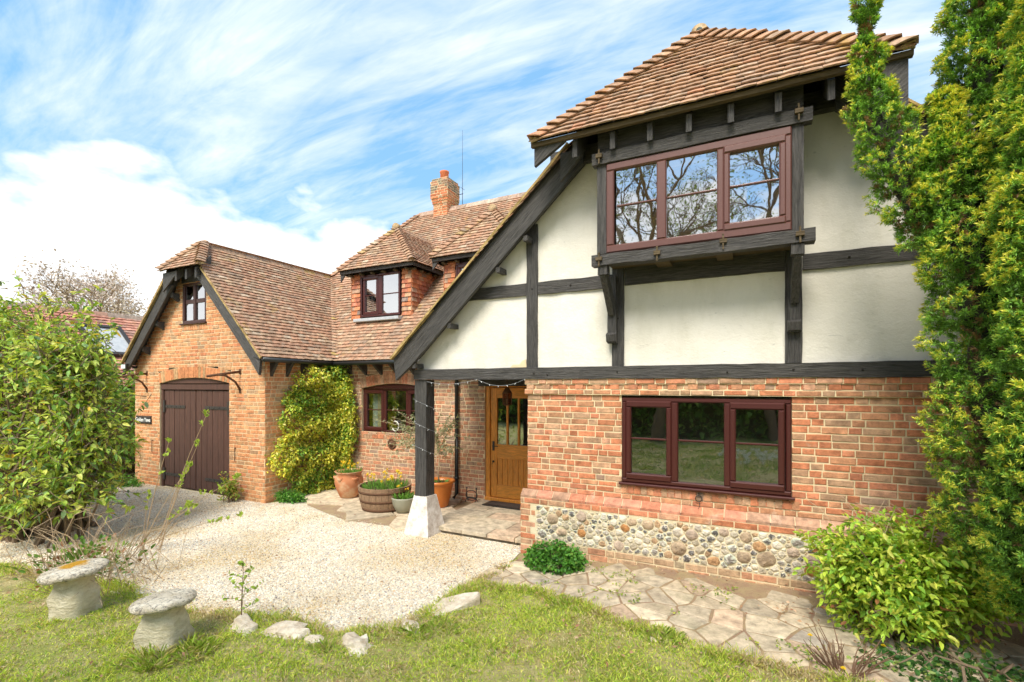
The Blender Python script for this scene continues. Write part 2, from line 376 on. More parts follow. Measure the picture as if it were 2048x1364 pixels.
def norm(a): return a/np.maximum(np.linalg.norm(a, axis=1, keepdims=True), 1e-9)
def leaves(name, P, D, L, W, C, m, parent=None, fold=.25, droop=.0, six=True, loc=None):
    """one folded leaf per row"""
    n = len(P); D = norm(D); up = norm(rng.normal(size=(n, 3))*.6+np.array([0, 0, 1.0]))
    S = norm(np.cross(D, up)); N = np.cross(S, D)
    L = np.broadcast_to(L, n)[:, None]; W = np.broadcast_to(W, n)[:, None]
    Tip = P+D*L; Tip[:, 2] -= (droop*L)[:, 0]
    if six:
        a = P+D*L*.28; b = P+D*L*.66; b[:, 2] -= (droop*L*.35)[:, 0]
        f1, f2 = N*W*fold, N*W*fold*.8
        V = np.stack([P, a+S*W*.46+f1, b+S*W*.42+f2, Tip, b-S*W*.42+f2, a-S*W*.46+f1], 1).reshape(-1, 3)
        base = (np.arange(n)*6)[:, None]
        F = np.concatenate([base+np.array([0, 3, 2, 1]), base+np.array([0, 5, 4, 3])], 0); k = 6
    else:
        a = P+D*L*.45
        V = np.stack([P, a+S*W*.5+N*W*fold, Tip, a-S*W*.5+N*W*fold], 1).reshape(-1, 3)
        base = (np.arange(n)*4)[:, None]
        F = np.concatenate([base+np.array([0, 2, 1]), base+np.array([0, 3, 2])], 0); k = 4
    return np_mesh(name, V, F, np.repeat(C, k, 0), m, parent, loc)
def pick(pal, n):
    w_ = np.array([p[0] for p in pal], float); w_ /= w_.sum(); c = np.array([p[1] for p in pal])
    return c[rng.choice(len(pal), n, p=w_)]*rng.uniform(.8, 1.2, (n, 1))
def pickc(pal):
    t = rnd.random()*sum(p[0] for p in pal)
    for w_, c in pal:
        t -= w_
        if t <= 0: break
    k = rnd.uniform(.84, 1.16); return tuple(x*k for x in c)

# ---------------------------------------------------------------- brickwork
PAL_RED = [(5, (.53, .18, .09)), (3, (.60, .22, .12)), (3.5, (.50, .24, .14)), (3.2, (.46, .29, .18)), (2, (.42, .29, .18)), (.5, (.32, .25, .19)), (1, (.58, .33, .22))]
PAL_OR = [(5, (.72, .36, .16)), (4, (.68, .31, .14)), (3, (.64, .38, .19)), (2, (.54, .35, .19)), (.4, (.40, .28, .17)), (.8, (.68, .25, .12))]
PAL_REC = [(4, (.50, .20, .11)), (3, (.55, .25, .14)), (4, (.44, .28, .18)), (3, (.40, .27, .18)), (.6, (.30, .23, .18))]
def soften(pal, k):
    t = sum(p[0] for p in pal); m = [sum(p[0]*p[1][i] for p in pal)/t for i in range(3)]
    return [(p[0], tuple(m[i]+(p[1][i]-m[i])*k for i in range(3))) for p in pal]
PAL_RED = soften([(5, (.55, .19, .09)), (3, (.60, .22, .12)), (3.5, (.53, .26, .14)), (2.6, (.49, .31, .19)), (1.4, (.44, .30, .19)), (.4, (.34, .26, .20)), (1, (.60, .34, .22))], .72)
PAL_OR = soften([(5, (.68, .32, .15)), (4, (.64, .27, .12)), (3, (.60, .34, .17)), (2, (.52, .33, .19)), (.4, (.40, .28, .17)), (.8, (.64, .23, .11))], .75)
PAL_REC = soften([(4, (.52, .22, .12)), (3, (.56, .26, .15)), (4, (.46, .29, .19)), (3, (.42, .28, .19)), (.6, (.32, .24, .19))], .75)
def sub_iv(iv, a, b):
    out = []
    for (x0, x1) in iv:
        if b <= x0 or a >= x1: out.append((x0, x1)); continue
        if a > x0: out.append((x0, a))
        if b < x1: out.append((b, x1))
    return out
def brick_face(mb, O, U, N, z0, z1, ivf, pal, proud=.007, k0=0, ch=.075, header_only=False):
    """courses between z0 and z1; ivf(z)->[(u0,u1)]; mortar sheet mi 1, bricks mi 0"""
    O, U, N = Vector(O), Vector(U), Vector(N); Z = Vector((0, 0, 1))
    flip = U.cross(Z).dot(N) < 0
    def P(u, z, d): return O+U*u+Z*z+N*d
    nc = max(1, round((z1-z0)/ch)); h = (z1-z0)/nc
    for c in range(nc):
        za, zb = z0+c*h, z0+(c+1)*h; zm = (za+zb)/2
        for (a, b) in ivf(zm):
            f = [(0, 1, 2, 3)] if not flip else [(3, 2, 1, 0)]
            mb.add([P(a, za, 0), P(b, za, 0), P(b, zb, 0), P(a, zb, 0)], f, (1, 1, 1), 1)
            ci = c+k0; u = a-((ci*.1688+.05*math.sin(ci*2.3)) % .33)
            st = ci % 2 == 0
            while u < b:
                L = (.103 if header_only else (.215 if (st or rnd.random() < .12) else .103)); st = not st
                x0, x1 = max(u, a), min(u+L, b); u += L+.011
                if x1-x0 < .03: continue
                jit = lambda q: rnd.uniform(-q, q)
                ya, yb = za+.0058+jit(.0025), zb-.0062+jit(.0025)
                p = proud*rnd.uniform(.55, 1.5); i = .005
                col = pickc(pal)
                i = .006
                o4 = [P(x0+jit(.002), ya, 0), P(x1+jit(.002), ya, 0), P(x1+jit(.002), yb, 0), P(x0+jit(.002), yb, 0)]
                i4 = [P(x0+i, ya+i, p+jit(.002)), P(x1-i, ya+i+jit(.003), p+jit(.002)), P(x1-i, yb-i, p+jit(.002)), P(x0+i, yb-i+jit(.003), p+jit(.002))]
                fs = [(4, 5, 6, 7), (0, 1, 5, 4), (1, 2, 6, 5), (2, 3, 7, 6), (3, 0, 4, 7)]
                if flip: fs = [tuple(reversed(q)) for q in fs]
                mb.add(o4+i4, fs, col, 0)
def arch_ring(mb, O, N, cx, half, spring, rise, depth, pal):
    Rr = (half**2+rise**2)/(2*rise); zc = spring+rise-Rr; amax = math.asin(half/Rr)
    n = int(2*amax*(Rr+depth/2)/.078)
    for i in range(n):
        a0 = -amax+2*amax*i/n; a1 = -amax+2*amax*(i+1)/n; g = .004/Rr
        col = pickc(pal); pr = rnd.uniform(.004, .010)
        def pt(a, r, d): return (cx+math.sin(a)*r, O-d, zc+math.cos(a)*r)
        r0, r1 = Rr+.004, Rr+depth-.006
        mb.add([pt(a0+g, r0, pr), pt(a1-g, r0, pr), pt(a1-g, r1, pr), pt(a0+g, r1, pr), pt(a0+g, r0, 0), pt(a1-g, r0, 0), pt(a1-g, r1, 0), pt(a0+g, r1, 0)],
               [(0, 1, 2, 3), (4, 5, 1, 0), (5, 6, 2, 1), (6, 7, 3, 2), (7, 4, 0, 3)], col, 0)
        a0_, a1_ = a0, a1
        mb.add([pt(a0_, Rr, .0005), pt(a1_, Rr, .0005), pt(a1_, Rr+depth, .0005), pt(a0_, Rr+depth, .0005), pt(a0_, Rr, -.12), pt(a1_, Rr, -.12)], [(0, 1, 2, 3), (4, 5, 1, 0)], (1, 1, 1), 1)
    return Rr, zc
def arch_excl(iv, z, cx, half, spring, rise, depth):
    Rr = (half**2+rise**2)/(2*rise); zc = spring+rise-Rr; q = (Rr+depth)**2-(z-zc)**2
    if z < spring or q <= 0: return iv
    hw = min(math.sqrt(q), half+depth*half/Rr*(z-spring)/depth+.005)
    return sub_iv(iv, cx-hw, cx+hw)
def reveal(mb, x0, x1, z0, z1, y, d, mi=1):
    mb.add([(x0, y, z0), (x1, y, z0), (x1, y, z1), (x0, y, z1), (x0, y+d, z0), (x1, y+d, z0), (x1, y+d, z1), (x0, y+d, z1)],
           [(0, 1, 5, 4), (1, 2, 6, 5), (2, 3, 7, 6), (3, 0, 4, 7)], (1, 1, 1), mi)

# ---------------------------------------------------------------- roof tiling
PAL_T1 = [(5, (.37, .205, .145)), (4, (.41, .235, .17)), (3, (.34, .21, .155)), (3, (.31, .225, .17)), (2, (.43, .31, .225)), (.8, (.26, .19, .15)), (.6, (.54, .44, .35))]
PAL_T2 = [(6, (.47, .30, .19)), (4, (.50, .32, .20)), (3, (.44, .30, .20)), (1.5, (.41, .31, .23)), (1, (.52, .26, .15)), (1, (.56, .44, .32)), (.4, (.36, .31, .26))]
PAL_T1 = soften([(5, (.38, .205, .130)), (4, (.43, .235, .145)), (3, (.36, .225, .145)), (3, (.33, .23, .155)), (2, (.43, .31, .20)), (.8, (.27, .20, .15)), (.6, (.52, .43, .32))], .62)
PAL_T2 = soften([(p[0], (p[1][0]*.82, p[1][1]*.76, p[1][2]*.74)) for p in PAL_T2], .6)
def poly_iv(poly, v):
    xs = []
    for i in range(len(poly)):
        (x0, y0), (x1, y1) = poly[i], poly[(i+1) % len(poly)]
        if (y0 <= v) != (y1 <= v): xs.append(x0+(v-y0)/(y1-y0)*(x1-x0))
    xs.sort(); return list(zip(xs[::2], xs[1::2]))
def tile_plane(mb, pts, eave_dir, pal, gauge=.1, tw=.165, th=.013, lift=.038, under=True, mi=0, sag=0.0):
    """pts: planar 3D polygon, first point on the eave; courses run along eave_dir"""
    P0 = Vector(pts[0]); U = Vector(eave_dir).normalized()
    nrm = Vector((0, 0, 0))
    for i in range(len(pts)):
        nrm += Vector(pts[i]).cross(Vector(pts[(i+1) % len(pts)]))
    nrm.normalize()
    if nrm.z < 0: nrm = -nrm
    V = nrm.cross(U).normalized()
    if V.z < 0: V = -V
    uv = [((Vector(p)-P0).dot(U), (Vector(p)-P0).dot(V)) for p in pts]
    if under: mb.add(pts, [tuple(range(len(pts)))], (.09, .06, .05), 1)
    v0 = min(q[1] for q in uv); v1 = max(q[1] for q in uv); n = int((v1-v0)/gauge)+1
    for c in range(n):
        vv = v0+c*gauge
        for (a, b) in poly_iv(uv, min(vv+.02 if c else v0+.003, v1-.003)):
            u = a-(tw*.5 if c % 2 else 0)-rnd.uniform(0, .45)*tw
            while u < b:
                tw_ = tw*rnd.uniform(.92, 1.07); x0, x1 = max(u, a), min(u+tw_-.003, b); u += tw_
                if x1-x0 < .02: continue
                k = rnd.uniform(-.004, .004); k2 = rnd.uniform(-.004, .004); dv = rnd.uniform(-.006, .006)
                lo = vv-.02+dv; hi = vv+gauge*1.35
                um = (x0+x1)/2
                wv = .012*mnoise.noise(Vector((um*.8, vv*.8, 3.1)))
                A = lambda x, v, h: P0+U*x+V*v+nrm*(h+wv)
                vs = [A(x0, lo, lift+k), A(x1, lo, lift+k2), A(x1, hi, .008), A(x0, hi, .008),
                      A(x0, lo, lift+k-th), A(x1, lo, lift+k2-th), A(x1, hi, .0), A(x0, hi, .0), A(um, lo, lift+.5*(k+k2)+.004), A(um, hi, .012)]
                fs = [(0, 8, 9, 3), (8, 1, 2, 9), (4, 5, 1, 8, 0), (4, 0, 3, 7), (1, 5, 6, 2)]
                mb.add(vs, fs, pickc(pal), mi)
def ridge_tiles(mb, p0, p1, nA, nB, r=.11, L=.3, pal=PAL_T1, lift=.02, bonnet=False, reach=.13, mi=0):
    """p0 low end -> p1; nA,nB: directions lying in the two slopes, pointing away from the hip"""
    p0, p1 = Vector(p0), Vector(p1); d = (p1-p0); D = d.length; d.normalize(); n = max(1, int(D/L)); st = D/n
    A, B = Vector(nA).normalized(), Vector(nB).normalized()
    up = -(A+B); up = (up-d*up.dot(d)).normalized()
    for i in range(n):
        q0 = p0+d*(i*st-.01); q1 = p0+d*(i*st+(st*2.1 if bonnet else st*1.02)); q1 = q1 if (q1-p0).length < D+.08 else p0+d*(D+.04)
        jj = rnd.uniform(-.006, .006); vs = []; col = pickc(pal); seg = 8
        for (q, lf, sc_) in ((q0, .075 if bonnet else lift, 1.0), (q1, .018 if bonnet else lift, .72 if bonnet else 1.0)):
            for layer in (0, -.016):
                for k in range(seg+1):
                    t = -1+2*k/seg; S = A if t < 0 else B; at = abs(t)
                    side = S*(reach*sc_*at); hgt = (1-at**1.6)*(.035 if bonnet else r*.55)
                    vs.append(q+side+up*(lf+hgt+layer+jj))
        m = seg+1; fs = []
        for k in range(seg):
            fs += [(k, k+1, 2*m+k+1, 2*m+k), (m+k+1, m+k, 3*m+k, 3*m+k+1), (k+1, k, m+k, m+k+1)]
        fs += [(0, 2*m, 3*m, m), (seg, m+seg, 3*m+seg, 2*m+seg)]
        mb.add(vs, fs, col, mi, False)
        if bonnet:   # bedding mortar visible under the lip
            vs = [q0+A*(reach*.95)+up*.02, q0+A*(reach*.5)+up*.055, q0+up*.07, q0+B*(reach*.5)+up*.055, q0+B*(reach*.95)+up*.02]
            vs = [v+d*.02 for v in vs]+[q0+d*.02-up*.01]
            mb.add(vs, [(0, 1, 2, 3, 4, 5)], (.5, .38, .22), mi)

# ================================================================ THE HOUSE
house = thing('house', (0, 0, 0), 'brick house with black and white timbered gable, oriel window, dormers and clay tiled roofs', 'house')
F = 5.71; FM = 7.6; GY = 5.85
zL = lambda x: 2.60+.902*(x+4.68)
zM = lambda y: 2.72+1.147*(y-7.3)
def inset(iv, o):   # remove rectangular opening
    return iv
X, Y, Z = (1, 0, 0), (0, 1, 0), (0, 0, 1); mY = (0, -1, 0)
# ---- front gable brick storey
mb = MB()
W1 = (-1.36, .41, 1.03, 2.055)
def iv_front(x0, x1, hole=None):
    def f(z):
        iv = [(x0, x1)]
        if hole and hole[2] < z < hole[3]: iv = sub_iv(iv, hole[0], hole[1])
        return iv
    return f
brick_face(mb, (0, F, 0), X, mY, .83, 1.03, iv_front(-2.6, 3.35), PAL_RED, k0=0)
brick_face(mb, (0, F, 0), X, mY, 1.03, 2.08, iv_front(-2.6, 3.35, W1), PAL_RED, k0=3)
brick_face(mb, (0, F-.032, 0), X, mY, 2.08, 2.145, iv_front(-2.63, 3.35), PAL_RED, k0=1)
brick_face(mb, (0, F-.012, 0), X, mY, 2.145, 2.21, iv_front(-2.61, 3.35), PAL_RED, k0=1, header_only=True, proud=.006)
x = -2.6
while x < 3.3:     # dentils
    mb.box(x, x+.10, F-.036, F-.02, 2.15, 2.205, pickc(PAL_RED), 0, .002); x += .222
brick_face(mb, (0, F-.032, 0), X, mY, 2.21, 2.28, iv_front(-2.63, 3.35), PAL_RED, k0=4)
for z_, d_ in ((2.08, .032), (2.21, .032)):
    mb.add([(-2.63, F-d_, z_), (3.35, F-d_, z_), (3.35, F, z_), (-2.63, F, z_)], [(0, 3, 2, 1)], (1, 1, 1), 1)
mb.add([(-2.63, F-.032, 2.145), (3.35, F-.032, 2.145), (3.35, F, 2.145), (-2.63, F, 2.145)], [(0, 1, 2, 3)], (1, 1, 1), 1)
# plinth: sloping header course, stretcher course, flint panel, brick foot, quoin
PY0 = F-.075
x = -2.67
while x < 3.35:
    L = .215; c = pickc([(1, (.58, .26, .17)), (1, (.55, .22, .13)), (.6, (.5, .3, .2))])
    mb.add([(x, PY0-.002, .765), (x+L, PY0-.002, .765), (x+L, F-.004, .835), (x, F-.004, .835), (x, PY0-.002, .735), (x+L, PY0-.002, .735)],
           [(0, 1, 2, 3), (4, 5, 1, 0)], c, 0); x += L+.007
mb.add([(-2.67, PY0, .762), (3.35, PY0, .762), (3.35, F, .83), (-2.67, F, .83)], [(0, 1, 2, 3)], (1, 1, 1), 1)
brick_face(mb, (0, PY0, 0), X, mY, .66, .735, iv_front(-2.67, 3.35), PAL_RED, k0=2)
brick_face(mb, (0, PY0, 0), X, mY, -.03, .21, iv_front(-2.46, 3.35), [(3, (.50, .33, .20)), (2, (.46, .36, .23)), (1, (.52, .26, .15))], k0=1)
brick_face(mb, (0, PY0, 0), X, mY, -.03, .66, lambda z: [(-2.67, -2.46 if (z < .21 or int((z+.03)/.075) % 2) else -2.53)], PAL_RED, k0=5)
# left return of the wall and porch side
brick_face(mb, (-2.6, 0, 0), Y, (-1, 0, 0), 0, 2.28, lambda z: [(F, FM)], PAL_RED)
brick_face(mb, (-2.67, 0, 0), Y, (-1, 0, 0), -.03, .76, lambda z: [(PY0, FM)], PAL_RED, k0=3)
reveal(mb, W1[0], W1[1], W1[2], W1[3], F, .12)
mb.build('wall', [M['brick'], M['mortar']], house)['label'] = 'red brick ground storey of the gable with stepped plinth'
# ---- flint panel
mb = MB(); fb = MB()
fb.add([(-2.53, PY0-.002, .21), (3.35, PY0-.002, .21), (3.35, PY0-.002, .66), (-2.53, PY0-.002, .66)], [(0, 1, 2, 3)])
fb_o = fb.build('flint_bedding', M['mortar_w'], house)
def stone(mb, c, rx, rz, ry, rough=.25, col=(1, 1, 1), mi=0, seed=0, rot=0.0, facet=.0):
    vs = []; fs = []; nu, nv = 10, 6
    for i in range(nv+1):
        ph = math.pi*i/nv
        for k in range(nu):
            th = 2*math.pi*k/nu
            d = Vector((math.cos(th)*math.sin(ph), math.cos(ph), math.sin(th)*math.sin(ph)))
            n_ = 1+rough*mnoise.noise(d*1.9+Vector((seed*1.7, seed*.3, seed)))*1.6+rough*.4*mnoise.noise(d*4.3+Vector((seed, seed, 0)))
            p = Vector((d.x*rx, d.y*ry, d.z*rz))*n_
            p = Vector((p.x*math.cos(rot)-p.z*math.sin(rot), p.y, p.x*math.sin(rot)+p.z*math.cos(rot)))
            vs.append((c[0]+p.x, c[1]+p.y, c[2]+p.z))
    for i in range(nv):
        for k in range(nu):
            k2 = (k+1) % nu; fs.append((i*nu+k, i*nu+k2, (i+1)*nu+k2, (i+1)*nu+k))
    mb.add(vs, fs, col, mi, facet == 0)
placed = []
def try_place(r, tries):
    for _ in range(tries):
        x_ = rnd.uniform(-2.43+r*.8, 2.6); z_ = rnd.uniform(.225+r*.6, .645-r*.6)
        if z_-r*.5 < .2 or z_+r*.5 > .665: continue
        if all((x_-a)**2+((z_-b)*1.35)**2 > (r+c)**2*.90 for a, b, c in placed):
            placed.append((x_, z_, r)); return True
    return False
for r_, n_, tr in ((.085, 8, 80), (.064, 30, 80), (.046, 110, 80), (.036, 320, 90), (.025, 800, 50), (.016, 900, 30)):
    for _ in range(n_): try_place(r_*rnd.uniform(.85, 1.15), tr)
def clip2(poly, px, py, nx, ny):
    out = []
    for i in range(len(poly)):
        a, b = poly[i], poly[(i+1) % len(poly)]; da = (a[0]-px)*nx+(a[1]-py)*ny; db = (b[0]-px)*nx+(b[1]-py)*ny
        if da <= 0: out.append(a)
        if (da < 0) != (db < 0) and da != db: t = da/(da-db); out.append((a[0]+(b[0]-a[0])*t, a[1]+(b[1]-a[1])*t))
    return out
for i, (a, b, r_) in enumerate(placed):
    m9 = rnd.choice((6, 7, 8)); ph = rnd.random()*6; asp = rnd.uniform(.5, .95); sk_ = rnd.uniform(-.7, .7)
    poly = []
    for k in range(m9):
        th = ph+2*math.pi*k/m9; q = r_*1.55*rnd.uniform(.68, 1.3); x_, z_ = q*math.cos(th), q*asp*math.sin(th); poly.append((a+x_+z_*sk_, b+z_))
    poly = clip2(poly, 0, .652, 0, 1); poly = clip2(poly, 0, .218, 0, -1); poly = clip2(poly, -2.45, 0, -1, 0)
    for (a2, b2, r2) in placed:
        dx_, dz_ = a2-a, b2-b
        if abs(dx_) > .3 or (dx_ == 0 and dz_ == 0): continue
        d = math.hypot(dx_, dz_)
        if d > (r_+r2)*1.6: continue
        t = (d*d+r_*r_-r2*r2)/(2*d)-.0025-.003*rnd.random(); poly = clip2(poly, a+dx_/d*t, b+dz_/d*t, dx_/d, dz_/d)
        if len(poly) < 3: break
    if len(poly) < 3: continue
    big_ = r_ > .055
    if big_ and rnd.random() < .75: mi = 1; c = pickc([(3, (.52, .30, .15)), (2.5, (.50, .37, .25)), (2.5, (.56, .43, .33)), (2.5, (.50, .24, .09))])
    elif rnd.random() < .36: mi = 1; c = pickc([(2, (.66, .58, .45)), (1, (.54, .46, .34)), (1, (.52, .34, .20))])
    else: mi = 0; c = pickc([(3, (.11, .10, .095)), (2, (.24, .21, .18)), (2, (.42, .36, .29)), (3, (.64, .57, .46))])
    cx_ = sum(p[0] for p in poly)/len(poly)+rnd.uniform(-.2, .2)*r_; cz_ = sum(p[1] for p in poly)/len(poly)+rnd.uniform(-.2, .2)*r_; n = len(poly); dep = r_*rnd.uniform(.22, .42)+.004
    vs = [(p[0], PY0-.001, p[1]) for p in poly]
    for k_, f_ in ((.80, .72), (.42, 1.0)): vs += [(cx_+(p[0]-cx_)*k_*rnd.uniform(.88, 1.08), PY0-dep*f_*rnd.uniform(.75, 1.2), cz_+(p[1]-cz_)*k_*rnd.uniform(.88, 1.08)) for p in poly]
    vs.append((cx_, PY0-dep*rnd.uniform(.85, 1.15), cz_)); fs = []
    for k in range(n):
        k2 = (k+1) % n; fs += [(k, k2, n+k2, n+k), (n+k, n+k2, 2*n+k2, 2*n+k), (2*n+k, 2*n+k2, 3*n)]
    mb.add(vs, fs, c, mi, big_ and rnd.random() < .6)
    if mi == 0:      # white cortex round the dark knapped face
        rim = (.70*rnd.uniform(.8, 1.1), .63, .50); q0 = len(mb.c)-len(vs)
        for k in range(n): mb.c[q0+k] = rim
        for k in range(n, 2*n):
            if rnd.random() < .35: mb.c[q0+k] = rim
mb.build('flint_panel', [M['flint'], M['sandstone']], fb_o)
# ---- recessed wall (kitchen window and front door)
KX0, KX1, KZ0, KSP, KR = -7.33, -5.58, 1.19, 2.13, .10
DX0, DX1, DZ0, DZ1 = -4.33, -3.24, .08, 2.24
mb = MB()
def iv_rec(z):
    iv = [(-8.02, -2.6)]
    if KZ0 < z < KSP: iv = sub_iv(iv, KX0, KX1)
    iv = arch_excl(iv, z, (KX0+KX1)/2, (KX1-KX0)/2, KSP, KR, .22)
    if DZ0-.05 < z < DZ1: iv = sub_iv(iv, DX0, DX1)
    return iv
brick_face(mb, (0, FM, 0), X, mY, -.05, 2.80, iv_rec, PAL_REC)
arch_ring(mb, FM, mY, (KX0+KX1)/2, (KX1-KX0)/2, KSP, KR, .22, PAL_RED)
x = KX0     # brick-on-edge sill
while x < KX1-.02:
    mb.box(x, x+.066, FM-.012, FM, KZ0-.1, KZ0-.02, pickc(PAL_RED), 0, .002); x += .077
x = W1[0]
while x < W1[1]+.04:
    mb.box(x, x+.066, F-.014, F, W1[2]-.12, W1[2]-.035, pickc(PAL_RED), 0, .002); x += .077
reveal(mb, KX0, KX1, KZ0, KSP, FM, .14); reveal(mb, DX0, DX1, DZ0, DZ1, FM, .16)
mb.build('wall', [M['brick'], M['mortar']], house)['label'] = 'recessed brick wall behind the porch post'
# ---- garage
GX0, GX1 = -12.44, -8.02
GD = (-11.46, -9.06, 0, 2.235, .115)
GW = (-10.62, -9.80, 3.45, 4.32)
mb = MB()
zG = lambda x: min(2.72+1.0215*(x+12.48), 2.72+1.0215*(-7.82-x))
def iv_gar(z):
    a = max(GX0, -12.48+(z+.12-2.72)/1.0215); b = min(GX1, -7.82-(z+.12-2.72)/1.0215)
    if b-a < .05: return []
    iv = [(a, b)]
    if z < GD[3]: iv = sub_iv(iv, GD[0], GD[1])
    iv = arch_excl(iv, z, (GD[0]+GD[1])/2, (GD[1]-GD[0])/2, GD[3], GD[4], .23)
    if GW[2] < z < GW[3]: iv = sub_iv(iv, GW[0], GW[1])
    return iv
brick_face(mb, (0, GY, 0), X, mY, -.08, 4.75, iv_gar, PAL_OR)
arch_ring(mb, GY, mY, (GD[0]+GD[1])/2, (GD[1]-GD[0])/2, GD[3], GD[4], .23, [(3, (.6, .25, .11)), (2, (.52, .32, .16))])
x = GW[0]
while x < GW[1]-.02:
    mb.box(x, x+.066, GY-.012, GY, GW[2]-.11, GW[2]-.02, pickc(PAL_OR), 0, .002); x += .077
reveal(mb, GD[0], GD[1], 0, GD[3], GY, .14); reveal(mb, GW[0], GW[1], GW[2], GW[3], GY, .1)
mb.build('wall', [M['brick_o'], M['mortar']], house)['label'] = 'orange brick garage gable wall'
mb = MB()
brick_face(mb, (GX1, 0, 0), Y, X, -.08, 2.80, lambda z: [(GY, FM)], PAL_OR, k0=3)
mb.build('wall', [M['brick_o'], M['mortar']], house)['label'] = 'orange brick garage side wall behind the climber'
# ---- shell walls not facing the camera
mb = MB()
mb.box(GX0, GX0+.02, GY+.03, 14.6, 0, 2.75); mb.box(GX0+.02, 3.33, 14.55, 14.6, 0, 2.55); mb.prism([(-4.6, 2.5), (3.6, 2.5), (-.51, 6.2)], 14.5, 14.54)
mb.box(3.33, 3.35, F+.02, 14.5, -.05, 2.5); mb.prismx([(10.6, 6.3), (11.6, 6.3), (11.1, 7.0)], -.5, -.46)
mb.each('wall', M['brickplain'], house)
mb = MB()
mb.box(-2.55, 3.3, F+.9, F+.93, 0, 2.3); mb.box(-8.0, -2.62, FM+1.9, FM+1.95, 0, 2.3)
mb.box(-10.9, -9.55, GY+1.2, GY+1.23, 3.2, 4.35); mb.box(-2.5, 3.3, 5.72+1.2, 5.72+1.22, 3.3, 5.4)
mb.each('interior_wall', M['paleplaster'], house)
# ---- rendered gable wall
mb = MB(); nz, nx_ = 46, 110; vs = []; fs = []
for i in range(nz+1):
    z = 2.42+(5.12-2.42)*i/nz
    a = -4.66+(z+.30-2.62)/.925; b = min(3.35, -1.02-a); a = max(a, -4.42)
    for k in range(nx_+1):
        x = a+(b-a)*k/nx_
        d = .010*mnoise.noise(Vector((x*1.6, 0, z*1.6)))+.006*mnoise.noise(Vector((x*5, 3, z*5)))
        vs.append((x, 5.722+d, z))
for i in range(nz):
    for k in range(nx_):
        x = vs[i*(nx_+1)+k][0]; z = vs[i*(nx_+1)+k][2]
        if -1.38 < x < .33 and 3.72 < z < 4.66: continue      # opening behind the oriel
        q = i*(nx_+1)+k; fs.append((q, q+1, q+nx_+2, q+nx_+1))
mb.add(vs, fs, smooth=True)
mb.build('rendered_wall', M['render'], house)
# crumbling render patch beside the foot of the stud, showing sandy core
mb = MB()
pp = [(-2.86, 2.432), (-2.82, 2.47), (-2.72, 2.475), (-2.68, 2.52), (-2.63, 2.54), (-2.612, 2.432)]
mb.prism(pp, 5.700, 5.716); mb.build('render_patch', M['mortar'], house)
# ---- timbers
def timber(name, p0, p1, w, d, m, up=(0, 0, 1), parent=house, j=.005):
    t = MB(); t.beam(p0, p1, w, d, up, None, j); return t.build(name, M[m], parent)
timber('bressummer_beam', (-4.43, 5.72, 2.353), (3.38, 5.72, 2.353), .13, .15, 'timber_h')
post = timber('porch_post', (-4.325, 5.78, .56), (-4.325, 5.78, 2.275), .205, .205, 'timber_v', up=mY)
st = MB()
n0, n1 = .215, .118
vs = [(-4.325+sx*n, 5.79+sy*n, z) for z, n in ((-.05, .235), (.0, .225), (.28, .17), (.56, n1)) for sx, sy in ((-1, -1), (1, -1), (1, 1), (-1, 1))]
vs = [tuple(a+rnd.uniform(-.006, .006) for a in v) for v in vs]
fs = [(i*4+k, i*4+(k+1) % 4, i*4+4+(k+1) % 4, i*4+4+k) for i in range(3) for k in range(4)]+[(12, 13, 14, 15)]
st.add(vs, fs); st.build('post_base', M['whitestone'], house)
timber('stud', (-2.535, 5.735, 2.43), (-2.535, 5.735, 4.30), .15, .09, 'timber_v', up=mY)
timber('stud', (-1.40, 5.735, 2.43), (-1.40, 5.735, 3.62), .14, .09, 'timber_v', up=mY)
timber('stud', (.425, 5.735, 2.43), (.425, 5.735, 3.62), .15, .09, 'timber_v', up=mY)
timber('stud', (2.35, 5.735, 2.43), (2.35, 5.735, 3.30), .15, .09, 'timber_v', up=mY)
timber('mid_rail', (-3.72, 5.73, 3.46), (-2.615, 5.73, 3.46), .075, .16, 'timber_h')
timber('mid_rail', (-2.455, 5.73, 3.46), (-1.475, 5.73, 3.46), .075, .16, 'timber_h')
timber('mid_rail', (.505, 5.73, 3.46), (2.6, 5.73, 3.46), .075, .16, 'timber_h')
timber('mid_rail', (-1.32, 5.73, 3.50), (.345, 5.73, 3.50), .085, .21, 'timber_h')
timber('wall_plate', (-2.25, 5.67, 5.05), (1.2, 5.67, 5.05), .09, .2, 'timber_h')
# pegs in the timber
mb = MB()
for (x, z) in ((-2.49, 2.35), (-2.53, 3.46), (-2.0, 3.46), (-1.40, 2.36), (-1.40, 3.0), (.42, 2.36), (.9, 3.47), (-3.5, 3.47), (-.2, 2.34), (-2.3, 2.33), (1.0, 2.35)):
    yy = 5.652 if z < 2.5 else 5.69
    mb.tube([(x, yy-.006, z), (x, yy+.01, z)], .011, 6)
mb.each('peg', M['dark'], house)
def plank(name, pts, y0, y1, m='timber_d', parent=house):
    t = MB(); t.prism(pts, y0, y1); return t.build(name, M[m], parent)
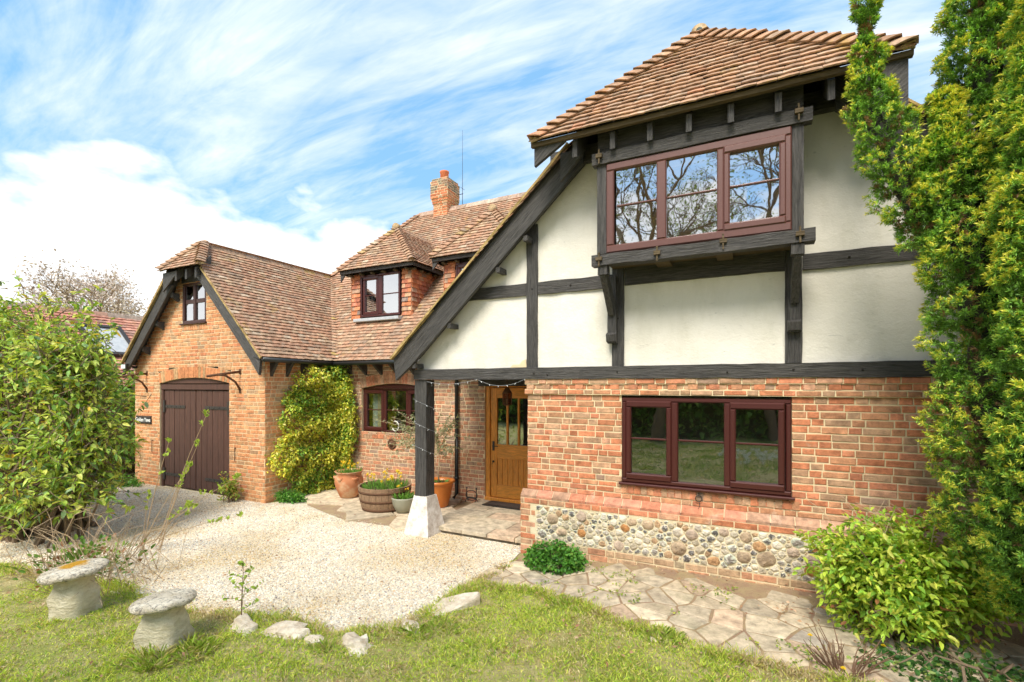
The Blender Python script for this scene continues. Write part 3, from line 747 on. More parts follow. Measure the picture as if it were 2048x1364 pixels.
# bargeboards of the big gable
plank('bargeboard', [(-4.68, 2.585), (-4.64, 2.27), (-4.37, 2.475), (-1.78, 4.87), (-1.78, 5.24)], 5.50, 5.56)
plank('bargeboard', [(.76, 5.24), (.76, 4.87), (3.34, 2.48), (3.63, 2.26), (3.66, 2.585)], 5.50, 5.56, 'timber_e')
plank('bargeboard', [(-2.24, 5.03), (-2.24, 4.76), (-1.86, 4.98), (-1.86, 5.03)], 5.10, 5.15)
plank('bargeboard', [(1.22, 5.03), (1.22, 4.55), (.93, 4.75), (.93, 5.03)], 5.10, 5.15)
plank('bargeboard', [(-2.03, 5.0), (-2.03, 4.66), (-1.80, 4.88), (-1.72, 5.0)], 5.40, 5.44)
mb = MB()
for x in (-4.33, -3.72, -2.95, -2.55):
    z = zL(x)-.47; mb.beam((x, 5.52, z+.03), (x, 5.74, z+.03), .06, .07, j=.004)
mb.each('purlin_end', M['timber_d'], house)
# soffit behind bargeboards
mb = MB()
for s in (1, -1):
    def q(x): return x if s == 1 else -1.02-x
    pts = [(q(-4.6), 5.56, zL(-4.6)-.16), (q(-1.8), 5.56, zL(-1.8)-.16), (q(-1.8), 5.76, zL(-1.8)-.16), (q(-4.6), 5.76, zL(-4.6)-.16)]
    mb.add(pts, [(0, 1, 2, 3)])
mb.each('soffit', M['timber_h'], house)

# ---- windows -------------------------------------------------------
def window(name, x0, x1, z0, z1, y, lights, frame='maroon', glass='glass', fw=.055, barz=None, depth=.07, arch=None, sill=True, bar=.022, parent=house, label=None, midz=None, sillw=.03):
    """lights: (xa, xb, opening?) glass panes; y = front plane of the frame"""
    f = MB()
    bars = []
    zt0, zt1 = z0+fw, z1-fw
    f.box(x0, x1, y, y+depth, z1-fw, z1, ch=.012)
    f.box(x0, x1, y, y+depth, z0, z0+fw, ch=.012)
    f.box(x0, x0+fw, y+.001, y+depth, zt0, zt1, ch=.012); f.box(x1-fw, x1, y+.001, y+depth, zt0, zt1, ch=.012)
    if arch: f.prism([(x0+(x1-x0)*i/10, z1+arch*(1-(2*i/10-1)**2)) for i in range(11)]+[(x1, z1-.005), (x0, z1-.005)], y+.008, y+depth)
    for i in range(len(lights)-1):
        a = lights[i][1]+(.05 if lights[i][2] else .005); b = lights[i+1][0]-(.05 if lights[i+1][2] else .005)
        f.box(a, b, y+.0015, y+depth, zt0, zt1, ch=.012)
    fo = f.build(name, M[frame], parent)
    if label: fo['label'] = label
    for (a, b, op) in lights:
        if op:
            c = MB(); q = .055; yy = y-.012
            za, zb = zt0-.012, zt1+.012
            ca, cb = a-q, b+q
            for (xa, xb, z_a, z_b, mit) in ((ca, cb, zb-q-.02, zb, 0), (ca, cb, za, za+q+.02, 0)):
                c.box(xa, xb, yy, y+.05, z_a, z_b, ch=.014)
            c.box(ca, a+.004, yy+.001, y+.05, za+q+.02, zb-q-.02, ch=.014); c.box(b-.004, cb, yy+.001, y+.05, za+q+.02, zb-q-.02, ch=.014)
            c.build('casement', M[frame], fo); ga, gb = za+q+.02, zb-q-.02
        else: ga, gb = zt0, zt1
        g = MB(); g.add([(a-.01, y+.035, ga-.01), (b+.01, y+.035, ga-.01), (b+.01, y+.035, gb+.01), (a-.01, y+.035, gb+.01)], [(0, 1, 2, 3)])
        g.build('pane', M[glass], fo)
        zb_ = barz if barz else (ga+gb)/2
        gbm = MB(); gbm.box(a-.002, b+.002, y+.018, y+.034, zb_-bar/2, zb_+bar/2, ch=.006); gbm.build('glazing_bar', M[frame], fo)
    if sill:
        s = MB(); s.box(x0-sillw, x1+sillw, y-.045, y+.03, z0-.028, z0-.001, ch=.008); s.build('sill', M[frame], fo)
    return fo
window('window', -1.355, .405, 1.04, 2.05, F-.012, [(-1.25, -.84, True), (-.71, -.24, False), (-.12, .29, True)], 'maroon', 'glass', .05, 1.565,
       label='wide three-light maroon window in the brick gable wall')
kw = window('window', KX0, KX1, KZ0+.02, KSP, FM+.04, [(-7.22, -6.83, True), (-6.70, -6.20, False), (-6.07, -5.69, True)], 'maroon', 'glass', .05, 1.68, arch=KR-.01,
       label='arched maroon kitchen window behind the porch post')
mb = MB()
for (a, b) in ((-7.22, -7.06), ):
    mb.box(a, b, FM+.22, FM+.23, KZ0, KSP)
mb.build('blind', M['net'], kw)
mb = MB(); n = 26; vs = []
for i in range(n+1):
    x = -7.07+.25*i/n
    for z in (KZ0, KSP): vs.append((x, FM+.2+.02*math.sin(i*1.5), z))
mb.add(vs, [(2*i, 2*i+2, 2*i+3, 2*i+1) for i in range(n)], smooth=True); mb.build('curtain', M['curtain'], kw)
gw = window('window', GW[0], GW[1], GW[2]+.03, GW[3], GY-.005, [(-10.53, -10.255, False), (-10.165, -9.89, False)], 'darkbrown', 'glass_hi', .06, barz=3.93, bar=.085,
       label='small dark brown four-pane window high in the garage gable')
# oriel
OY = 5.23
ori = MB(); ori.box(-1.46, .41, OY+.095, 5.70, 3.60, 3.64); oriel = ori.build('oriel_window', M['timber_old'], house)
ori = MB(); ori.box(-1.53, -1.425, OY+.02, 5.72, 3.68, 4.82); ori.box(.38, .475, OY+.02, 5.72, 3.68, 4.82); ori.each('post', M['timber_v'], oriel); oriel['label'] = 'black timber oriel window under the half-hipped roof'
window('window_frame', -1.42, .375, 3.675, 4.675, OY, [(-1.305, -.88, False), (-.77, -.285, False), (-.165, .275, True)], 'pinkbrown', 'glass_hi', .085, 4.19, .06, sill=False, parent=oriel, bar=.02)
timber('oriel_head', (-1.58, OY+.035, 4.742), (.545, OY+.035, 4.742), .1, .125, 'timber_h', parent=oriel)
timber('oriel_sill', (-1.58, OY+.03, 3.60), (.565, OY+.03, 3.60), .12, .12, 'timber_h', parent=oriel, j=.009)
t = MB()
for x in (-.93, -.30): t.box(x, x+.16, OY+.095, 5.66, 3.555, 3.598, j=.003)
t.each('floor_joist', M['timber_old'], oriel)
t = MB(); t.box(-1.53, .475, OY+.05, OY+.08, 4.80, 5.12); t.box(-1.53, -1.50, OY+.08, 5.7, 4.82, 5.1); t.box(.445, .475, OY+.08, 5.7, 4.82, 5.1)
t.each('head_board', M['timber_h'], oriel)
for (x, z) in ((-1.49, 4.76), (.43, 4.77), (-1.49, 3.61), (.44, 3.62), (-.86, 3.60), (-.22, 3.64)):
    t = MB(); t.box(x-.035, x+.035, OY-.06, OY-.02, z-.02, z+.02, j=.003); t.beam((x+.0, OY-.045, z-.085), (x, OY-.045, z+.07), .016, .016, up=mY, j=.003); t.build('wedge', M['timber_old'], oriel)
for x, zz in ((-1.46, 2.70), (.425, 2.74)):
    b = MB()
    b.beam((x, 5.665, zz), (x, 5.665, 3.5), .105, .075, up=mY, j=.003)
    b.prismx([(5.70, zz), (5.60, zz+.02), (5.58, zz+.10), (5.63, zz+.13), (5.70, zz+.13)], x-.06, x+.06)
    b.prismx([(5.66, 3.05), (5.59, 3.03), (5.25, 3.42), (5.23, 3.54), (5.33, 3.54), (5.36, 3.46), (5.66, 3.20)], x-.035, x+.035)
    b.box(x-.055, x+.055, OY-.01, OY+.1, 3.44, 3.54, j=.003)
    b.build('bracket', M['timber_v'], oriel)
# ---- porch ceiling, rafters, eave parts
t = MB(); t.box(-4.40, -2.6, 5.86, FM-.01, 2.30, 2.34); t.box(-4.40, -2.6, FM-.12, FM-.02, 2.18, 2.30); t.build('porch_ceiling', M['timber_h'], house)
t = MB()
for x in (-1.76, -1.33, -.93, -.54, -.15, .26, .68, 1.02):
    t.prismx([(5.15, 4.79), (5.15, 4.97), (5.75, 5.75), (5.75, 5.42), (5.45, 4.98)], x-.028, x+.028)
t.each('rafter_tail', M['timber_v'], house)
t = MB(); t.beam((-2.27, 5.095, 5.0), (1.25, 5.095, 5.0), .05, .05, j=.003); t.build('tilting_fillet', M['timber_old'], house)
# ================================================================ ROOFS
def roofpart(name, fn, mats=('tile', 'dark'), label=None):
    m_ = MB(); fn(m_); o = m_.build(name, [M[k] for k in mats], house)
    if label: o['label'] = label
    return o
HL, HR, HA = (-2.28, 5.06, 5.02), (1.26, 5.06, 5.02), (-.51, 6.06, 6.36)
def f(m_):
    tile_plane(m_, [HL, HR, HA], X, PAL_T2, gauge=.088, tw=.17, lift=.042)
    ridge_tiles(m_, HL, HA, (1, 0, 0), (-.25, .9, .35), L=.135, pal=PAL_T2, bonnet=True, reach=.15)
    ridge_tiles(m_, HR, HA, (-1, 0, 0), (.25, .9, .35), L=.135, pal=PAL_T2, bonnet=True, reach=.15)
    ridge_tiles(m_, (-.51, 6.0, 6.36), (-.51, 13.6, 6.36), (-.7, 0, -.65), (.7, 0, -.65), pal=PAL_T2)
    m_.tube([(-.51, 5.97, 6.35), (-.51, 6.03, 6.35)], .095, 14, (.45, .32, .18))
    m_.tube([(-.51, 5.955, 6.36), (-.51, 5.98, 6.36)], .035, 10, (.06, .07, .06))
roofpart('half_hip_roof', f, label='tan tiled half-hip over the oriel with bonnet hip tiles')
def f(m_):
    tile_plane(m_, [(-4.68, 5.45, 2.60), (-4.68, 7.25, 2.60), (-.51, 10.50, 6.36), (-.51, 6.08, 6.36), (-1.5, 5.45, 5.46)], Y, PAL_T2, gauge=.098)
    tile_plane(m_, [(3.66, 5.45, 2.60), (3.66, 14.6, 2.60), (-.51, 14.6, 6.36), (-.51, 6.08, 6.36), (.48, 5.45, 5.46)], Y, PAL_T2, gauge=.098)
roofpart('roof', f, label='steep tiled roof of the timbered gable')
mainpoly = [(-7.82, 7.28), (-4.55, 7.28), (-.51, 10.50), (-.45, 10.5), (-.45, 11.1), (-8.5, 11.1), (-10.15, 9.375)]
def f(m_):
    tile_plane(m_, [(x, y, zM(y)) for x, y in mainpoly], X, PAL_T1, gauge=.1)
    tile_plane(m_, [(-12.48, 9.4, 2.72), (-12.48, 14.9, 2.72), (-8.5, 11.1, 7.08)], Y, PAL_T1, gauge=.1)
    m_.add([(-12.48, 9.4, 2.72), (-8.5, 11.1, 7.08), (-10.15, 9.4, 5.08)], [(0, 1, 2)], (.4, .2, .14), 0)
    m_.add([(-12.48, 14.9, 2.72), (-.45, 14.9, 2.72), (-.45, 11.1, 7.08), (-8.5, 11.1, 7.08)], [(0, 1, 2, 3)], (.4, .2, .14), 0)
    ridge_tiles(m_, (-8.5, 11.1, 7.09), (-.45, 11.1, 7.09), (0, -1, -1.1), (0, 1, -1.1), L=.32, pal=[(3, (.36, .25, .19)), (2, (.42, .33, .26)), (1, (.3, .22, .17))])
    ridge_tiles(m_, (-10.15, 9.375, 5.1), (-8.5, 11.1, 7.08), (.75, -.2, 0), (-.2, .8, 0), L=.13, pal=PAL_T1, bonnet=True, reach=.13)
    # bonnet-less valley swept into the garage roof, lichened
    for i in range(34):
        t_ = i/34; p = Vector((-7.82, 7.28, 2.72)).lerp(Vector((-10.15, 9.375, 5.1)), t_)
        m_.add([p+Vector((-.12, -.12, .10)), p+Vector((.02, -.02, .05)), p+Vector((.16, .0, .045)), p+Vector((.06, .12, .11)), p+Vector((-.05, .08, .10)), p+Vector((-.16, 0, .12))],
               [(0, 1, 2, 3, 4, 5)], pickc(PAL_T1+[(2, (.40, .28, .10))]), 0)
roofpart('roof', f, label='long weathered pink-brown tiled roof of the main range')
gH = [(-9.46, 5.52, 4.53), (-10.84, 5.52, 4.53), (-10.15, 6.02, 5.16)]
def f(m_):
    tile_plane(m_, [(-7.80, 5.60, 2.70), (-7.80, 7.30, 2.70), (-10.15, 9.40, 5.1), (-10.15, 6.0, 5.1), (-9.66, 5.60, 4.60)], Y, PAL_T1, gauge=.098)
    tile_plane(m_, [(-12.50, 5.60, 2.70), (-12.50, 9.4, 2.70), (-10.15, 9.4, 5.1), (-10.15, 6.0, 5.1), (-10.64, 5.60, 4.60)], Y, PAL_T1, gauge=.098)
    tile_plane(m_, [gH[1], gH[0], gH[2]], X, PAL_T1, gauge=.09)
    ridge_tiles(m_, (-10.15, 5.98, 5.11), (-10.15, 9.4, 5.11), (-.7, 0, -.7), (.7, 0, -.7), L=.3, pal=[(3, (.40, .27, .18)), (2, (.36, .28, .22)), (1, (.45, .30, .12))])
    ridge_tiles(m_, gH[0], gH[2], (-1, 0, 0), (.1, .9, .1), L=.11, pal=PAL_T2, bonnet=True, reach=.14)
    ridge_tiles(m_, gH[1], gH[2], (1, 0, 0), (-.1, .9, .1), L=.11, pal=PAL_T2, bonnet=True, reach=.11)
roofpart('roof', f, ('tile', 'dark'), label='pinkish tiled garage roof with small half-hip')
# mossy verge mortar along the gables
t = MB()
t.beam((-4.70, 5.47, 2.585), (-1.95, 5.47, 5.13), .05, .03, j=.005); t.beam((3.68, 5.47, 2.585), (.93, 5.47, 5.13), .05, .03, j=.005)
t.beam((-7.80, 5.62, 2.685), (-9.58, 5.62, 4.50), .05, .03, j=.005); t.beam((-12.50, 5.62, 2.685), (-10.72, 5.62, 4.50), .05, .03, j=.005)
t.each('verge', M['verge'], house)
# garage bargeboards etc.
plank('bargeboard', [(-7.86, 2.66), (-7.90, 2.38), (-8.14, 2.66), (-9.78, 4.36), (-9.62, 4.48)], 5.64, 5.69, 'timber_e')
plank('bargeboard', [(-12.44, 2.66), (-12.56, 2.40), (-12.22, 2.62), (-10.60, 4.25), (-10.68, 4.50)], 5.64, 5.69)
plank('bargeboard', [(-10.80, 4.50), (-10.80, 4.12), (-10.34, 4.44), (-10.34, 4.50)], 5.57, 5.60)
t = MB()
for x in (-10.33, -9.98, -9.66): t.prismx([(5.56, 4.30), (5.56, 4.50), (5.85, 4.8), (5.85, 4.55)], x-.03, x+.03)
t.each('rafter_tail', M['timber_v'], house)
t = MB()
for x, z in ((-10.74, 4.0), (-11.30, 3.44), (-11.85, 2.92)): t.prismx([(5.70, z+.03), (5.70, z+.12), (5.86, z+.12), (5.86, z-.06)], x-.04, x+.04)
t.each('purlin_end', M['timber_d'], house)
t = MB(); t.box(-10.62, -9.80, GY-.02, GY+.03, 4.32, 4.62); t.build('gable_boarding', M['timber_h'], house)
t = MB()
t.add([(-7.84, 5.66, 2.64), (-9.7, 5.66, 4.50), (-9.7, 5.87, 4.50), (-7.84, 5.87, 2.64)], [(0, 1, 2, 3)])
t.add([(-12.46, 5.66, 2.64), (-10.6, 5.66, 4.50), (-10.6, 5.87, 4.50), (-12.46, 5.87, 2.64)], [(0, 1, 2, 3)])
t.add([(-7.84, 5.62, 2.66), (-7.84, 7.35, 2.66), (-8.04, 7.35, 2.72), (-8.04, 5.62, 2.72)], [(0, 1, 2, 3)])
t.add([(-7.84, 7.30, 2.66), (-4.5, 7.30, 2.66), (-4.5, 7.62, 2.70), (-7.84, 7.62, 2.70)], [(0, 1, 2, 3)])
t.each('soffit', M['timber_h'], house)
# gutters and rafter feet
g = MB()
g.tube([(-7.76, 5.62, 2.66), (-7.76, 7.24, 2.645)], .042, 8); g.tube([(-7.78, 7.24, 2.645), (-4.62, 7.24, 2.65)], .042, 8)
g.tube([(-4.70, 7.24, 2.65), (-4.60, 7.24, 2.65)], .06, 10)
g.build('gutter', M['blackpl'], house)
for y in (5.98, 6.32, 6.66, 7.0): 
    t = MB(); t.beam((-8.01, y, 2.36), (-7.87, y, 2.68), .05, .01, j=0); t.prism([(-8.015, 2.62), (-8.015, 2.36), (-7.84, 2.62)], y-.03, y+.03); t.build('rafter_foot', M['timber_v'], house)
for x in (-7.62, -7.2, -6.78, -6.36, -5.94, -5.52, -5.1):
    t = MB(); t.prismx([(FM-.002, 2.62), (FM-.002, 2.40), (7.33, 2.62)], x-.03, x+.03); t.build('rafter_foot', M['timber_v'], house)
# downpipe
t = MB(); t.tube([(-4.66, 7.26, 2.64), (-4.78, 7.40, 2.5), (-4.90, 7.53, 2.36), (-4.90, 7.53, .16), (-4.92, 7.46, .09)], .036, 10)
for z in (2.2, 1.25, .45): t.tube([(-4.90, 7.53, z-.03), (-4.90, 7.53, z+.03)], .045, 10)
t.build('downpipe', M['blackpl'], house)
# ---- dormers
PAL_H = [(5, (.55, .20, .09)), (3, (.60, .24, .12)), (3, (.48, .17, .10)), (1.5, (.40, .25, .17)), (1, (.27, .20, .17)), (1, (.60, .36, .22))]
def hang(m_, O, U, N, u0, u1f, z0, z1, g=.098, tw=.165):
    O, U, N = Vector(O), Vector(U), Vector(N); Zv = Vector(Z); n = int((z1-z0)/g); flip = U.cross(Zv).dot(N) < 0
    for c in range(n+1):
        za = z0+c*g; zb = min(za+g*1.5, z1+.02); a_, b_ = u0(za+.05), u1f(za+.05)
        u = a_-(tw/2 if c % 2 else 0)
        while u < b_:
            x0, x1 = max(u, a_), min(u+tw-.004, b_); u += tw
            if x1-x0 < .02: continue
            h = .036+rnd.uniform(-.004, .004)
            A = lambda x, z, d: O+U*x+Zv*z+N*d
            vs = [A(x0, za, h), A(x1, za, h), A(x1, zb, .006), A(x0, zb, .006), A(x0, za, h-.014), A(x1, za, h-.014), A(x1, zb, 0), A(x0, zb, 0)]
            fs = [(0, 1, 2, 3), (4, 5, 1, 0), (5, 6, 2, 1), (4, 0, 3, 7)]
            if flip: fs = [tuple(reversed(q)) for q in fs]
            m_.add(vs, fs, pickc(PAL_H), 0)
def dormer(xc, wx0, wx1, label):
    y0 = 8.12; hw = .84; x0, x1 = xc-hw, xc+hw
    b = MB()
    b.box(x0+.01, x1-.01, y0+.01, 8.9, 3.2, 4.74, (.1, .06, .05), 1); b.add([(x0+.01, y0+.02, 4.74), (x1-.01, y0+.02, 4.74), (x1-.01, 9.1, 4.74), (x0+.01, 9.1, 4.74)], [(0, 1, 2, 3)], (.1, .06, .05), 1)
    b.box(x0+.012, x1-.012, 8.9, 9.05, 3.9, 4.735, (.1, .06, .05), 1)
    hang(b, (0, y0, 0), X, mY, lambda z: x0, lambda z: wx0-.02, 3.60, 4.70)
    hang(b, (0, y0, 0), X, mY, lambda z: wx1+.02, lambda z: x1+.01, 3.60, 4.70)
    hang(b, (x1, 0, 0), Y, X, lambda z: y0-.02, lambda z: 7.3+(z-2.72)/1.147+.1, 3.60, 4.70)
    hang(b, (x0, 0, 0), Y, (-1, 0, 0), lambda z: y0-.02, lambda z: 7.3+(z-2.72)/1.147+.1, 3.60, 4.70)
    d = b.build('dormer', [M['tile'], M['dark']], house); d['label'] = label
    r = MB(); e = 1.05; ez = 4.77; ay, az_ = 8.68, 5.80
    eL, eR, A_ = (xc-e, 7.90, ez), (xc+e, 7.90, ez), (xc, ay, az_)
    yb = 7.3+(az_-2.72)/1.147; yb0 = 7.3+(ez-2.72)/1.147
    tile_plane(r, [eL, eR, A_], X, PAL_T1, gauge=.088)
    tile_plane(r, [(xc+e, 7.90, ez), (xc+e, yb0+.05, ez), (xc, yb+.05, az_), A_], Y, PAL_T1, gauge=.088)
    tile_plane(r, [(xc-e, 7.90, ez), (xc-e, yb0+.05, ez), (xc, yb+.05, az_), A_], Y, PAL_T1, gauge=.088)
    ridge_tiles(r, eL, A_, (1, 0, 0), (-.1, .9, .1), L=.115, pal=PAL_T1+[(2, (.38, .26, .12))], bonnet=True, reach=.13)
    ridge_tiles(r, eR, A_, (-1, 0, 0), (.1, .9, .1), L=.115, pal=PAL_T2, bonnet=True, reach=.13)
    ridge_tiles(r, (xc, ay-.06, az_+.01), (xc, yb+.05, az_+.01), (-.7, 0, -.7), (.7, 0, -.7), L=.28, pal=PAL_T2, r=.09)
    r.tube([(xc, ay-.1, az_+.04), (xc, ay-.02, az_+.04)], .09, 12, (.42, .30, .17))
    r.build('dormer_roof', [M['tile'], M['dark']], d)
    t = MB()
    t.beam((xc-e+.02, 7.93, ez-.035), (xc+e-.02, 7.93, ez-.035), .03, .07, j=.002); t.beam((xc+e-.03, 7.93, ez-.035), (xc+e-.03, yb0, ez-.035), .03, .07, j=.002); t.beam((xc-e+.03, 7.93, ez-.035), (xc-e+.03, yb0, ez-.035), .03, .07, j=.002)
    t.prism([(xc-e+.02, ez-.07), (xc-e+.02, ez-.24), (xc-e+.16, ez-.07)], 7.94, 7.97)
    for i in range(6): t.tube([(xc-.8+.32*i, 7.97, ez-.10), (xc-.8+.32*i, 8.15, ez-.10)], .03, 6, mi=1)
    for i in range(4): t.tube([(xc+e-.08, 8.1+.25*i, ez-.10), (xc+e-.25, 8.1+.25*i, ez-.10)], .03, 6, mi=1)
    t.build('eaves', [M['timber_h'], M['timber_old']], d)
    t = MB(); t.box(x0+.2, x1-.2, y0-.2, y0+.02, 3.60, 3.67, ch=.01); t.build('flashing', M['lead_sky'], d)
    return d
d1 = dormer(-7.26, -7.83, -6.68, 'nearer-garage tile-hung dormer with two-light window')
window('window', -7.84, -6.70, 3.72, 4.66, 8.07, [(-7.69, -7.36, True), (-7.19, -6.76, False)], 'maroon', 'glass_hi', .05, 4.2, parent=d1, sill=False)
d2 = dormer(-4.72, -5.28, -4.10, 'dormer half hidden behind the gable verge')
window('window', -5.28, -4.14, 3.72, 4.66, 8.07, [(-5.17, -4.80, True), (-4.65, -4.22, False)], 'maroon', 'glass_hi', .05, 4.2, parent=d2, sill=False)
# ---- chimney
c = MB()
def stackbox(x0, x1, y0, y1, z0, z1, pal, k0=0):
    brick_face(c, (0, y0, 0), X, mY, z0, z1, lambda z: [(x0, x1)], pal, k0=k0); brick_face(c, (x1, 0, 0), Y, X, z0, z1, lambda z: [(y0, y1)], pal, k0=k0+1)
    brick_face(c, (x0, 0, 0), Y, (-1, 0, 0), z0, z1, lambda z: [(y0, y1)], pal, k0=k0+1); brick_face(c, (0, y1, 0), X, Y, z0, z1, lambda z: [(x0, x1)], pal, k0=k0)
    c.add([(x0, y0, z1), (x1, y0, z1), (x1, y1, z1), (x0, y1, z1)], [(0, 1, 2, 3)], (1, 1, 1), 1); c.add([(x0, y0, z0), (x1, y0, z0), (x1, y1, z0), (x0, y1, z0)], [(3, 2, 1, 0)], (1, 1, 1), 1)
PAL_STK = [(3, (.56, .20, .09)), (2, (.52, .17, .08)), (1.5, (.48, .26, .14)), (.6, (.36, .24, .16))]
PAL_CH = [(2, (.30, .20, .14)), (2, (.22, .18, .13)), (1.5, (.44, .22, .13))]
stackbox(-7.88, -7.43, 10.93, 11.42, 6.6, 7.24, PAL_STK)
for i in range(3): stackbox(-7.90-.02*i, -7.41+.02*i, 10.91-.02*i, 11.44+.02*i, 7.24+.072*i, 7.312+.072*i, PAL_STK, i)
stackbox(-7.94, -7.37, 10.87, 11.48, 7.456, 7.60, PAL_STK); stackbox(-7.94, -7.37, 10.87, 11.48, 7.60, 7.87, PAL_CH)
stackbox(-7.91, -7.40, 10.90, 11.45, 7.87, 7.94, PAL_CH)
ch = c.build('chimney', [M['brick_o'], M['mortar']], house)
c = MB(); c.lathe([(.125, 0), (.115, .22), (.13, .24), (.13, .28), (.10, .28), (.09, .05)], 18, (-7.66, 11.15, 7.93)); c.build('chimney_pot', M['potclay'], ch)
t = MB(); t.tube([(-7.22, 11.4, 6.9), (-7.22, 11.4, 9.4)], [.010, .003], 5); t.tube([(-7.37, 11.4, 7.6), (-7.2, 11.4, 7.6)], .012, 4)
t.tube([(-7.22, 11.3, 7.75), (-7.22, 11.5, 7.75)], .006, 4)
tag(t.build('aerial', M['iron'], None), 'thin radio aerial rod rising beside the chimney', 'aerial')
# ---- front door
d = MB()
y = FM+.03
d.box(DX0, DX0+.09, y, y+.1, .14, DZ1, ch=.01); d.box(DX1-.09, DX1, y, y+.1, .14, DZ1, ch=.01); d.box(DX0+.09, DX1-.09, y, y+.1, DZ1-.08, DZ1, ch=.01)
d.box(DX0-.01, DX1+.01, y-.04, y+.1, .08, .15, ch=.012)
door = d.build('front_door', M['oak_v'], house); door['label'] = 'golden oak front door with three narrow glass lights'
lx0, lx1 = DX0+.1, DX1-.1; y1 = y+.02
d = MB(); stile = .125
d.box(lx0, lx0+stile, y1, y1+.05, .155, 2.15, ch=.004); d.box(lx1-stile, lx1, y1, y1+.05, .155, 2.15, ch=.004)
gx = [lx0+stile, lx1-stile]; gwid = (gx[1]-gx[0]-.08)/3
for i in (1, 2): d.box(gx[0]+gwid*i+.04*(i-1), gx[0]+gwid*i+.04*i, y1+.002, y1+.045, 1.12, 1.96, ch=.008)
d.each('stile', M['oak_v'], door)
d = MB()
for (a, b) in ((.155, .38), (.86, 1.12), (1.96, 2.15)): d.box(gx[0], gx[1], y1+.001, y1+.05, a, b, ch=.004)
d.each('rail', M['oak_h'], door)
d = MB(); nb = 6; bw = (gx[1]-gx[0])/nb
for i in range(nb): d.box(gx[0]+bw*i+.003, gx[0]+bw*(i+1)-.003, y1+.015, y1+.035, .38, .86, ch=.004)
d.box(gx[0], gx[1], y1+.03, y1+.04, .38, .86); d.build('boards', M['oak_v'], door)
d = MB(); d.box(gx[0], gx[1], y1+.028, y1+.03, 1.12, 1.96); d.build('glass', M['glass'], door)
d = MB(); hx = lx0+.055; d.box(hx-.02, hx+.02, y1-.01, y1, 1.0, 1.17); d.beam((hx, y1-.045, 1.09), (hx+.11, y1-.045, 1.085), .014, .016, j=.001); d.tube([(hx, y1, 1.09), (hx, y1-.05, 1.09)], .009, 6)
d.tube([(hx, y1-.012, .80), (hx, y1, .80)], .02, 10); d.tube([(hx, y1-.03, .82), (hx+.012, y1-.035, .79), (hx, y1-.03, .765)], .006, 5); d.build('door_handle', M['iron'], door)
# ---- garage doors
gd = MB(); y = GY+.04
x0, x1 = GD[0], GD[1]; xm = (x0+x1)/2+.02
gd.box(x0, x0+.07, y-.01, y+.08, 0, 2.10, ch=.006); gd.box(x1-.07, x1, y-.01, y+.08, 0, 2.10, ch=.006); gd.box(x0, x1, y-.02, y+.08, 2.10, 2.235, ch=.008)
gd.prism([(x0+(x1-x0)*i/12, 2.24+.105*(1-(2*i/12-1)**2)) for i in range(13)]+[(x1, 2.236), (x0, 2.236)], y, y+.06)
gdo = gd.build('garage_door', M['plank'], house); gdo['label'] = 'pair of dark brown boarded garage doors with strap hinges'
for (a, b, dd) in ((x0+.075, xm-.012, 0), (xm+.012, x1-.075, 1)):
    l = MB(); n = 6; wv = (b-a)/n
    for i in range(n): l.box(a+wv*i+.004, a+wv*(i+1)-.004, y+.012+rnd.uniform(-.003, .003), y+.04, .03, 2.09, ch=.006)
    l.box(a, b, y+.03, y+.045, .03, 2.09)
    lo = l.build('door_leaf', M['plank'], gdo)
    for z in (1.74, .28):
        h = MB(); xx = (a, a+.78) if dd == 0 else (b-.78, b)
        h.prism([(xx[0], z-.03), (xx[1], z-.03), (xx[1], z+.03), (xx[0], z+.03)], y, y+.011)
        hx = xx[0]+.02 if dd == 0 else xx[1]-.02
        h.box(hx-.03, hx+.03, y-.012, y+.008, z-.13, z+.13)
        for i in range(4): h.tube([(xx[0]+.14+.16*i, y-.008, z), (xx[0]+.14+.16*i, y+.002, z)], .013, 6)
        h.build('strap_hinge', M['iron'], gdo)

# ================================================================ GROUND
def inpoly(x, y, P):
    c = False; n = len(P)
    for i in range(n):
        x0, y0 = P[i]; x1, y1 = P[(i+1) % n]
        if (y0 > y) != (y1 > y) and x < (x1-x0)*(y-y0)/(y1-y0)+x0: c = not c
    return c
def inpoly_np(x, y, P):
    c = np.zeros(len(x), bool); n = len(P)
    for i in range(n):
        x0, y0 = P[i]; x1, y1 = P[(i+1) % n]
        if y0 == y1: continue
        c ^= ((y0 > y) != (y1 > y)) & (x < (x1-x0)*(y-y0)/(y1-y0)+x0)
    return c
GRAV = [(-2.70, 5.86), (-2.62, 5.2), (-2.68, 4.66), (-2.66, 3.93), (-2.83, 3.40), (-3.2, 3.1), (-4.0, 2.90), (-5.0, 2.72), (-6.03, 2.62), (-8.57, 2.3), (-14, 1.5), (-17, 5.5), (-15, 5.9), (-12.4, 5.86), (-8.0, 5.86), (-7.6, 6.6), (-6.5, 6.3), (-5.8, 6.1), (-4.5, 6.1), (-4.4, 5.86)]
PATH = [(-2.6, 5.60), (-2.70, 4.55), (-1.9, 4.55), (-1.03, 4.22), (-.36, 4.04), (.37, 3.96), (1.1, 3.9), (2.2, 3.95), (4.2, 4.4), (4.2, 5.2), (1.5, 5.2), (.9, 5.25), (.3, 5.32), (-.6, 5.42), (-1.7, 5.56)]
PATIO = [(-7.75, 7.58), (-7.95, 7.0), (-7.2, 6.1), (-6.5, 5.88), (-5.8, 5.68), (-4.75, 5.80), (-4.38, 5.92), (-4.38, 7.58)]
def sm(a): a = np.clip(a, 0, 1); return a*a*(3-2*a)
def gh(x, y):
    """lie of the land: slightly higher towards the right-hand end of the wall"""
    return .10*sm((np.asarray(x, float)+2.4)/1.6)*sm((9-np.asarray(y, float))/3)
